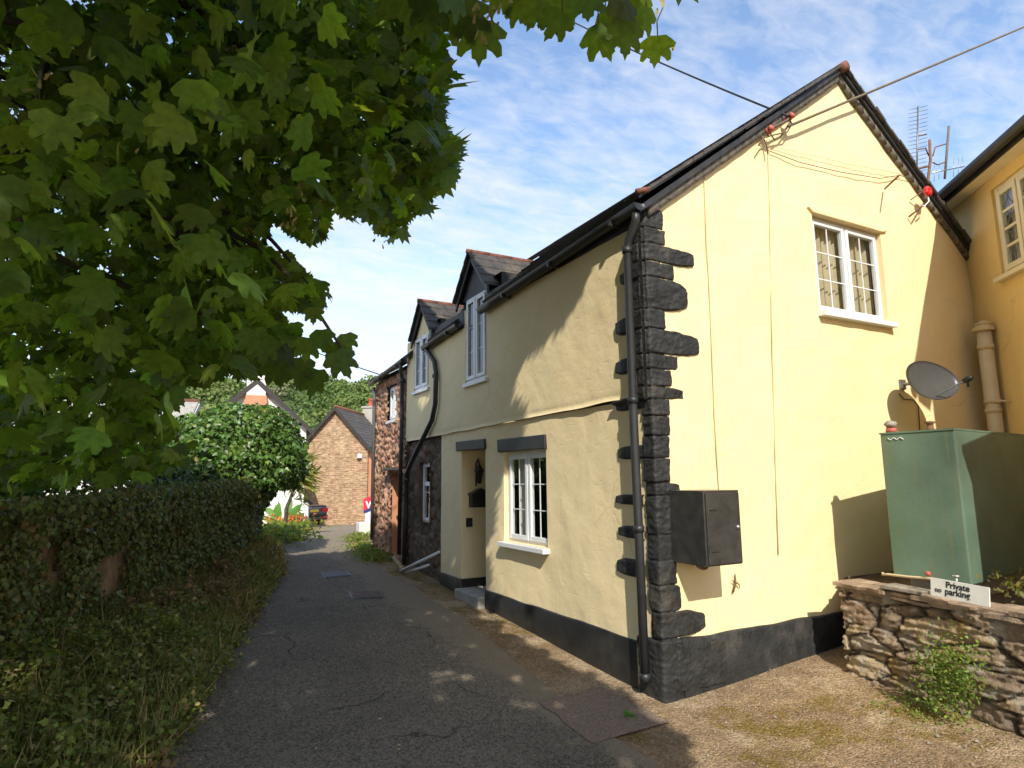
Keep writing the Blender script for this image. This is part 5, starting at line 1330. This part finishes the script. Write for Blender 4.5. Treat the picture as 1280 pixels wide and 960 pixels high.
# ---------------- left wall with ivy
WL = [V3(-1.6, 4.2, 0), V3(-.98, 5.6, 0), V3(-.35, 7.2, 0), V3(.5, 9.0, 0), V3(1.22, 10.8, 0)]
iv = thing('ivy_wall', (0, 8, gz(0, 8)), 'old stone lane wall smothered in dark ivy on the left', 'wall')
SEG = np.cumsum([0]+[np.linalg.norm(b-a) for a, b in zip(WL[:-1], WL[1:])]); TL = SEG[-1]
def wl(s):
    s = np.atleast_1d(s); X = np.interp(s, SEG, [p[0] for p in WL]); Y = np.interp(s, SEG, [p[1] for p in WL]); return X, Y
BROWN = [(.32, .20, .11), (.22, .15, .09), (.36, .25, .14)]
m = MB(); C = []
ss = np.arange(0, TL+.01, .06)
for s in ss:
    x, y = wl(s); x, y = float(x[0]), float(y[0]); dx_, dy_ = .37, .93; nx_, ny_ = .93, -.37
    for k in range(14):
        z = gz(x, y)-.1+k*.1; b = .05*N3(s*6, z*9, 2)+.03*N3(s*14, z*16, 5); m.v.append((x+nx_*b, y+ny_*b, z)); C.append(tuple(np.array(BROWN[int(abs(N3(s*3, z*6, 1))*60) % 3])*(.8+.5*abs(N3(s*8, z*12)))))
    m.v.append((x-.4, y+.16, gz(x, y)+1.2)); C.append((.1, .08, .05))
    m.v.append((x-.4, y+.16, gz(x, y)-.1)); C.append((.1, .08, .05))
for i in range(len(ss)-1):
    for k in range(15): a = i*16+k; m.f.append((a, a+16, a+17, a+1))
m.c = C; m.build('masonry', 'stone_v', iv, True)
def ivy_on_wall(n):
    s = rng.uniform(0, TL, n); X, Y = wl(s); g0 = np.array([gz(a, b) for a, b in zip(X, Y)]); h = rng.random(n)**.75
    dens = np.array([N3(a*1.1, b*1.2, 7)+.5*N3(a*3.3, b*2.2, 9) for a, b in zip(s, h*1.3)])
    keep = (dens > .0-.7*(s/TL)) | (h > .85); s, X, Y, g0, h = s[keep], X[keep], Y[keep], g0[keep], h[keep]
    bul = np.array([.10+.16*abs(N3(a*1.7, b*2.5, 13)) for a, b in zip(s, h*1.3)])+.10*(h > .8)
    o = bul*rng.random(len(s))**.6+.02
    P = np.stack([X+.93*o, Y-.37*o, g0+h*1.27+.05*rng.normal(size=len(s))*(h > .9)], 1); return P
P1 = ivy_on_wall(23000)
s = rng.uniform(0, TL, 5500); X, Y = wl(s); w = rng.uniform(-.55, .2, 5500); bump_ = np.array([.10+.22*max(0, N3(a*1.3, 4, 2))+.25*max(0, (a-3.)/4)*abs(N3(a*2, 1)) for a in s])
P2 = np.stack([X+.93*w, Y-.37*w, np.array([gz(a, b) for a, b in zip(X, Y)])+1.2+bump_*rng.random(5500)], 1)
P = np.concatenate([P1, P2]); n = len(P)
nr_ = np.tile([.8, -.45, .55], (n, 1))+rng.normal(size=(n, 3))*.5; tp_ = rng.normal(size=(n, 3))*.6+[0, 0, -1.]
fastmesh('ivy', *[q for q in leaves(P, tp_, nr_, rng.uniform(.030, .062, n), IVY, lcol(n, (.125, .155, .042), .5, .10, (.19, .13, .04)))], 'leaf_ivy', iv)
# the big ivy dome at the wall end
bc = V3(.95, 10.9, 1.98)
bush = thing('ivy_bush', (bc[0], bc[1], gz(bc[0], bc[1])), 'rounded bright green ivy bush topping the far end of the wall', 'bush')
def blob(n, c, r, fn, zmin=None):
    d = normz(rng.normal(size=(n, 3))); rr = np.array([1+.22*N3(*(q*1.7), )+.10*N3(*(q*4.5)) for q in d]); R_ = (1-.28*rng.random(n)**1.6)
    P = np.array(c)+d*np.array(r)*(rr*R_)[:, None]; return P, d
BP, bd = blob(15000, bc+V3(0, 0, 0), (1.18, 1.1, .85), None)
kq = BP[:, 2] > 1.5; BP, bd = BP[kq], bd[kq]
# stem column below, narrower
n = 5200; th = rng.uniform(0, 2*math.pi, n); zz = rng.uniform(.3, 1.9, n); rr = .42+.10*np.sin(zz*5)+.25*np.clip(zz-1.3, 0, 1)
CP = np.stack([bc[0]+.05+rr*np.cos(th), bc[1]-.05+rr*np.sin(th), zz], 1); cd = np.stack([np.cos(th), np.sin(th), 0*th], 1)
P = np.concatenate([BP, CP]); nd = np.concatenate([bd, cd]); n = len(P)
cl = lcol(n, (.085, .16, .03), .45, .12, (.15, .21, .035)); 
fastmesh('foliage', *leaves(P, rng.normal(size=(n, 3))*.7+[0, 0, -.9], nd+rng.normal(size=(n, 3))*.45+[0, 0, .2], rng.uniform(.05, .095, n), IVY, cl), 'leaf_ivy', bush)
m = MB(); m.tube([(bc[0], bc[1], .2), (bc[0]+.05, bc[1], 1.2), (bc[0]-.05, bc[1], 2.3)], [.33, .25, .3], 10); m.build('stem', 'bark', bush, True)
m = MB(); m.lathe(bc-V3(0, 0, .55), [(.3, 0), (.75, .2), (.85, .6), (.6, 1.0), (.15, 1.2)], 16); m.build('core', 'bark', bush, True)
# shrubs behind the wall filling the left (sunlit tips)
def shrub(name, label, c, r, n, col, sz, shape=OVAL, mat='leaf_ivy', cat='shrub', group='shrubs behind the ivy wall', core=True):
    t = thing(name, (c[0], c[1], gz(c[0], c[1])), label, cat, group)
    P, d = blob(n, c, r, None)
    k = P[:, 2] > gz(c[0], c[1])-.05; P, d = P[k], d[k]; n = len(P)
    fastmesh('foliage', *leaves(P, rng.normal(size=(n, 3))*.8+d*.5, d+rng.normal(size=(n, 3))*.6, rng.uniform(.7, 1.3, n)*sz, shape, lcol(n, col, .4, .05)), mat, t)
    m = MB(); m.tube([(c[0], c[1], gz(c[0], c[1])-.05), (c[0], c[1], c[2])], [.08, .04], 7); m.build('stem', 'bark', t, True); return t
shrub('shrub', 'light green shrub standing behind the near left part of the ivy wall', V3(-2.2, 8.2, 1.9), (1.3, 1.5, 1.25), 9000, (.09, .16, .03), .10)
shrub('shrub', 'dark green shrub behind the middle of the ivy wall', V3(-.9, 10.3, 1.4), (1.2, 1.3, 1.0), 8000, (.05, .095, .028), .09)
shrub('shrub', 'wide dark shrub behind the ivy wall nearest the bush', V3(.2, 9.9, 1.35), (.6, .9, .55), 5000, (.05, .09, .03), .075)
# palm-like cordyline beside the bush
pl = thing('cordyline', (2.2, 14.2, gz(2.2, 14.2)), 'spiky yellow green cordyline hanging out beside the ivy bush', 'plant')
pcn = at(374, 592, 15.5); n = 420; d = normz(rng.normal(size=(n, 3))*[1, 1, .8]+[0.25, 0, -.25])
P = pcn+rng.normal(size=(n, 3))*[.13, .13, .26]
fastmesh('foliage', *leaves(P, d, rng.normal(size=(n, 3)), rng.uniform(.2, .42, n), half([(0, 1), (.06, .6), (.06, .2), (.03, 0)]), lcol(n, (.17, .20, .035), .4, .25, (.32, .25, .06)), .1, .8), 'leaf_herb', pl)
m = MB(); m.tube([(pcn[0]-.3, pcn[1], gz(pcn[0], pcn[1])-.1), (pcn[0]-.25, pcn[1], 1.), pcn], [.05, .04, .03], 8); m.build('trunk', 'bark', pl, True)
# ---------------- verge plants (stuff)
def verge():
    Ls = []
    n = 46000; y = 3.0+8.0*rng.random(n)**1.1; re = np.interp(y, *zip(*RL)); wx = np.interp(y, [p[1] for p in WL], [p[0] for p in WL])
    wx = np.where(y < 4.2, -1.6-(4.2-y)*.4, wx)
    f = rng.random(n); x = wx+(re+.06-wx)*f+.05*rng.normal(size=n)
    hmax = np.array([.20+.20*abs(N3(a*2, b*1.5, 3))+.10*N3(a*6, b*6) for a, b in zip(x, y)])*(1-.75*f**3)*np.clip(1.25-(y-4)*.03, .6, 1.2)*1.25
    hmax = np.maximum(hmax, .03)
    z = np.array([gz(a, b) for a, b in zip(x, y)])+hmax*rng.random(n)**.6
    P = np.stack([x, y, z], 1); k = n
    col = lcol(k, (.185, .215, .045), .45, .16, (.38, .30, .13))
    brown = np.array([N3(a*1.1, b*.9, 41) for a, b in zip(x, y)])+.25*(y > 6.5)+.15*rng.normal(size=n) > .32
    col[brown] = np.array((.27, .17, .075))*(.6+.8*rng.random((brown.sum(), 1)))
    Ls.append(leaves(P, rng.normal(size=(k, 3))*[1, 1, .5], rng.normal(size=(k, 3))*.5+[0.1, -.2, 1], rng.uniform(.02, .052, k), IVY, col))
    # grass blades and stalks
    n = 13000; y = 3.2+8.2*rng.random(n); re = np.interp(y, *zip(*RL)); wx = np.interp(y, [p[1] for p in WL], [p[0] for p in WL]); f = rng.random(n)
    x = wx+(re+.02-wx)*f; z = np.array([gz(a, b) for a, b in zip(x, y)]); P = np.stack([x, y, z], 1)
    Ls.append(leaves(P, rng.normal(size=(n, 3))*[.35, .35, .1]+[0, 0, 1], rng.normal(size=(n, 3)), rng.uniform(.2, .5, n)*(1-.4*f), half([(0, 1), (.012, .6), (.016, .2), (.010, 0)]), lcol(n, (.17, .19, .05), .4, .4, (.40, .31, .14)), 0, .3))
    V, F_, C = merge(Ls); fastmesh('verge_plants', V, F_, C, 'leaf_herb', kind='stuff', label='low green and browning weeds along the left verge', category='ground cover')
verge()
def scatter_tufts(name, label, pts_, n, sz, col, spread, h, shape=IVY):
    Ps = []
    for (x, y, s_) in pts_:
        k = int(n*s_); a = rng.normal(size=(k, 2))*spread*s_; xs, ys = x+a[:, 0], y+a[:, 1]; Ps.append(np.stack([xs, ys, np.array([gz(q, w_) for q, w_ in zip(xs, ys)])+h*s_*rng.random(k)], 1))
    P = np.concatenate(Ps); k = len(P)
    return fastmesh(name, *leaves(P, rng.normal(size=(k, 3))*[1, 1, .5]+[0, 0, .4], rng.normal(size=(k, 3))*.5+[0, -.2, 1], rng.uniform(.6, 1.3, k)*sz, shape, lcol(k, col, .4, .12, (.3, .22, .06))), 'leaf_herb', None, kind='stuff', label=label, category='ground cover')
# green verges by the far lane
gpts = [(*groundp(px, py)[:2], 1.) for px, py in ((448, 676), (455, 684), (462, 692), (452, 671), (466, 696), (459, 688), (468, 700))]
scatter_tufts('grass', 'green grassy verge at the foot of the stone cottage', gpts, 420, .038, (.17, .23, .035), .16, .09)
gpts = [(*groundp(px, py)[:2], 1.) for px, py in ((345, 672), (352, 668), (362, 666), (340, 680), (372, 664), (350, 676))]
scatter_tufts('flower_bed', 'green plants with orange and red flowers before the white garden wall', gpts, 420, .09, (.17, .22, .03), .3, .3)
fl = rng.normal(size=(160, 2)); q = groundp(350, 667); P = np.stack([q[0]+fl[:, 0]*.6, q[1]+fl[:, 1]*.6, np.full(160, gz(q[0], q[1])+.35)+rng.random(160)*.12], 1)
fastmesh('flowers', *leaves(P, rng.normal(size=(160, 3)), rng.normal(size=(160, 3))*.4+[0, -.5, 1], np.full(160, .10), OVAL, lcol(160, (.6, .10, .04), .3, .3, (.7, .35, .05))), 'leaf_herb', None, kind='stuff', label='small orange and red flowers in the bed by the garden wall', category='flowers')
# banana-like plant
bn = thing('broadleaf_plant', groundp(352, 665), 'tall green plant with broad leaves in front of the white garden wall', 'plant')
c = at(354, 655, 24.5); n = 11; th = rng.uniform(0, 6.28, n); d = np.stack([np.cos(th), np.sin(th)*.5, rng.uniform(.2, 1.4, n)], 1)
fastmesh('leaf', *leaves(np.tile(c, (n, 1))+rng.normal(size=(n, 3))*.1, d, rng.normal(size=(n, 3))*.3+[0, -1, .6], rng.uniform(.7, 1.1, n), half([(0, 1), (.12, .75), (.16, .45), (.06, .12), (.01, 0)]), lcol(n, (.10, .20, .04), .3, 0), .2, .6), 'leaf_herb', bn)
m = MB(); m.tube([V3(c[0], c[1], gz(c[0], c[1])-.05), c], [.05, .03], 7); m.build('stem', 'bark', bn, True)
# plant at the retaining wall
wp_ = groundp(1185, 860); wt = thing('wall_weed', wp_, 'bright green leafy weed growing at the foot of the stone retaining wall', 'weed')
P = []; 
for k in range(1500):
    t = rng.random(); c0 = onp(1185+rng.normal()*20, 842+rng.normal()*22, (4.47, 2.5, 0), (1.2, -.2, 0)); P.append(c0+V3(-.10*rng.random(), -.02, 0))
for k in range(700):
    c0 = groundp(1185+rng.normal()*42, 880+rng.normal()*11); P.append(V3(c0[0], c0[1], c0[2]+.03*rng.random()))
P = np.array(P); P[:, 2] = np.maximum(P[:, 2], gz(4.4, 2.4)+.01); n = len(P)
fastmesh('foliage', *leaves(P, rng.normal(size=(n, 3)), rng.normal(size=(n, 3))*.6+[-.6, -.6, .6], rng.uniform(.014, .030, n), OVAL, lcol(n, (.17, .25, .045), .35, .1)), 'leaf_herb', wt)
# small weeds by the corner
for (px, py, lab) in ((787, 897, 'tiny green weed on the ground by the black corner plinth'), (920, 842, 'small green weed in the gritty ground along the gable plinth')):
    q = groundp(px, py); n = 30; fastmesh('weed', *leaves(q+rng.normal(size=(n, 3))*[.02, .02, .008]+[0, 0, .015], rng.normal(size=(n, 3))*[1, 1, .4]+[0, 0, .4], rng.normal(size=(n, 3))*.4+[0, 0, 1], rng.uniform(.02, .035, n), OVAL, lcol(n, (.12, .28, .04), .2, 0)), 'leaf_herb', None, label=lab, category='weed')
# plants behind the wall in the bed, right edge
q = onp(1262, 735, (5.0, 2.2, 0), (1.2, -.2, 0)); q = q+V3(.12, -.1, 0); n = 350; P = q+rng.normal(size=(n, 3))*[.16, .12, .045]
t_ = thing('trailing_plant', q, 'dark trailing plant in the bed right of the parking sign', 'plant'); fastmesh('foliage', *leaves(P, rng.normal(size=(n, 3)), rng.normal(size=(n, 3)), rng.uniform(.02, .05, n), OVAL, lcol(n, (.12, .12, .04), .4, .3)), 'leaf_herb', t_)
# litter of fallen leaves and grit
n = 1500; x = rng.uniform(-.2, 7, n); y = rng.uniform(1.2, 12, n); k = ((x < 3.2) | (y < 3.6)); x, y = x[k], y[k]; n = len(x)
ex = rng.random(n) < .45; P = np.stack([x, y, np.array([gz(a, b) for a, b in zip(x, y)])+.012], 1)
fastmesh('fallen_leaves', *leaves(P, rng.normal(size=(n, 3))*[1, 1, .1], rng.normal(size=(n, 3))*.25+[0, 0, 1], rng.uniform(.008, .028, n), OVAL, lcol(n, (.30, .22, .11), .5, .2, (.45, .36, .2))), 'leaf_herb', None, kind='stuff', label='small dry fallen leaves scattered over lane and forecourt', category='leaf litter')
# pebbles
m = MB(); R2 = random.Random(3)
for k in range(700):
    if k < 450: x, y = R2.uniform(2.5, 6.5), R2.uniform(1.2, 3.74)
    else: x, y = R2.uniform(2.5, 3.2), R2.uniform(3.7, 7)
    r = R2.uniform(.003, .010)*(1.8 if R2.random() < .06 else 1); z = gz(x, y)
    m.add([(x-r, y, z), (x, y-r, z), (x+r, y, z), (x, y+r, z), (x, y, z+r*.9+.006)], [(0, 1, 4), (1, 2, 4), (2, 3, 4), (3, 0, 4)])
m.build('gravel', 'pebble', None, True, kind='stuff', label='loose grit and pebbles on the forecourt', category='gravel')

# ---------------- far wooded hill
def hill():
    c = at(410, 560, 210.); bx, by = c[0], c[1]
    m = []; V = []; xs = np.linspace(-160, 160, 60); ys = np.linspace(-110, 160, 50)
    def hz(u, w): 
        return -6+44*math.exp(-((w-60)/75.)**2)*(1+.10*N3(u*.02, w*.02))+3*N3(u*.03, w*.03, 2)-.04*u
    for w in ys:
        for u in xs:
            p = V3(bx, by, 0)+RVEC*u+AV*w; V.append((p[0], p[1], hz(u, w)))
    T = [(j*60+i, j*60+i+1, (j+1)*60+i+1, (j+1)*60+i) for j in range(49) for i in range(59)]
    fastmesh('hill', np.array(V), np.array(T), np.ones((len(V), 3)), 'hillgrass', smooth=True, kind='structure')
    P, Sz, Nr, Cc = [], [], [], []
    for k in range(1300):
        u = rng.uniform(-150, 60); w = rng.uniform(-70, 75); p = V3(bx, by, 0)+RVEC*u+AV*w; r = rng.uniform(2.2, 4.6); z = hz(u, w)+r*.6
        n = 120; d = normz(rng.normal(size=(n, 3))); d[:, 2] = abs(d[:, 2])*1.0-.15
        q = V3(p[0], p[1], z)+d*r*(.8+.35*rng.random((n, 1)))
        base = np.array(((.12, .18, .045), (.15, .20, .055), (.09, .145, .04), (.17, .20, .07), (.18, .18, .11))[rng.choice(5, p=[.34, .3, .22, .11, .03])])  # greens lightened in the colour in place of aerial haze
        P.append(q); Nr.append(d); Sz.append(np.full(n, r*.34)*rng.uniform(.6, 1.3, n)); Cc.append(base*(.75+.5*rng.random((n, 1))))
    P = np.concatenate(P); Nr = np.concatenate(Nr)+rng.normal(size=P.shape)*.35; n = len(P)
    fastmesh('distant_wood', *leaves(P, rng.normal(size=(n, 3)), Nr, np.concatenate(Sz)*.75, half([(0, 1.), (.45, .6), (.4, .1)]), np.concatenate(Cc)), 'leaf_wood', None, kind='stuff', label='wooded hillside of green trees beyond the rooftops', category='woodland')
simple('hillgrass', (.07, .10, .03), .9, .4, .15, .2)
hill()

# ================================================================== SKY, SUN, CAMERA
w = bpy.data.worlds.new('World'); SC.world = w; w.use_nodes = True; nt = w.node_tree; nt.nodes.clear(); b = NB(nt)
el = math.asin(SUN[2]); az = math.atan2(SUN[0], SUN[1])
sky = b.n('ShaderNodeTexSky', sky_type='NISHITA', sun_disc=False, sun_elevation=el, sun_rotation=az, air_density=1.0, dust_density=.6, ozone_density=1.6, altitude=60)
tc = b.n('ShaderNodeTexCoord').outputs['Generated']
sx = b.n('ShaderNodeSeparateXYZ'); b.L.new(tc, sx.inputs[0])
dz = b.math('ADD', b.math('MAXIMUM', sx.outputs[2], 0.), .12)
cb = b.n('ShaderNodeCombineXYZ'); b.L.new(b.math('DIVIDE', sx.outputs[0], dz), cb.inputs[0]); b.L.new(b.math('DIVIDE', sx.outputs[1], dz), cb.inputs[1])
mp = b.n('ShaderNodeMapping'); b.L.new(cb.outputs[0], mp.inputs[0]); mp.inputs['Rotation'].default_value = (0, 0, math.radians(35)); mp.inputs['Scale'].default_value = (1, 1.9, 1)
big = b.noise(mp.outputs[0], .9, 5, .55, .3); mott = b.noise(mp.outputs[0], 11, 5, .6, .5); med = b.noise(mp.outputs[0], 3.2, 5, .6, .4)
f = b.math('ADD', b.math('ADD', b.math('MULTIPLY', big, .55), b.math('MULTIPLY', med, .30)), b.math('MULTIPLY', mott, .30))
hz_ = b.n('ShaderNodeMapRange'); b.L.new(sx.outputs[2], hz_.inputs[0]); hz_.inputs[1].default_value = .62; hz_.inputs[2].default_value = .10; hz_.inputs[3].default_value = -.075; hz_.inputs[4].default_value = .13
f = b.math('ADD', f, hz_.outputs[0])
mask = b.math('MULTIPLY', b.ramp(f, .47, .74), .85)
col = b.mix(mask, sky.outputs[0], CLOUD if 'CLOUD' in globals() else (3.35, 3.42, 3.55))
bg = b.n('ShaderNodeBackground'); b.L.new(col, bg.inputs[0]); bg.inputs[1].default_value = .15
o = b.n('ShaderNodeOutputWorld'); b.L.new(bg.outputs[0], o.inputs[0])
sl = bpy.data.lights.new('sun', 'SUN'); sl.energy = 2.95; sl.angle = math.radians(.5); sl.color = (1, .94, .83)
so = bpy.data.objects.new('sun', sl); COL.objects.link(so); so.location = (0, 0, 20); so.rotation_euler = Vector((-SUN).tolist()).to_track_quat('-Z', 'Y').to_euler()
cd = bpy.data.cameras.new('camera'); co = bpy.data.objects.new('camera', cd); COL.objects.link(co)
cd.sensor_width = 36; cd.lens = F/1280*36; cd.clip_start = .05; cd.clip_end = 3000
M = Matrix([list(RM[i])+[EYE[i]] for i in range(3)]+[[0, 0, 0, 1]]); co.matrix_world = M
SC.camera = co
SC.view_settings.view_transform = 'Standard'; SC.view_settings.look = 'None'; SC.view_settings.exposure = 1.0; SC.view_settings.gamma = 1
SC.cycles.max_bounces = 8; SC.cycles.transparent_max_bounces = 12; SC.cycles.sample_clamp_indirect = 8
SC.cycles.use_denoising = True
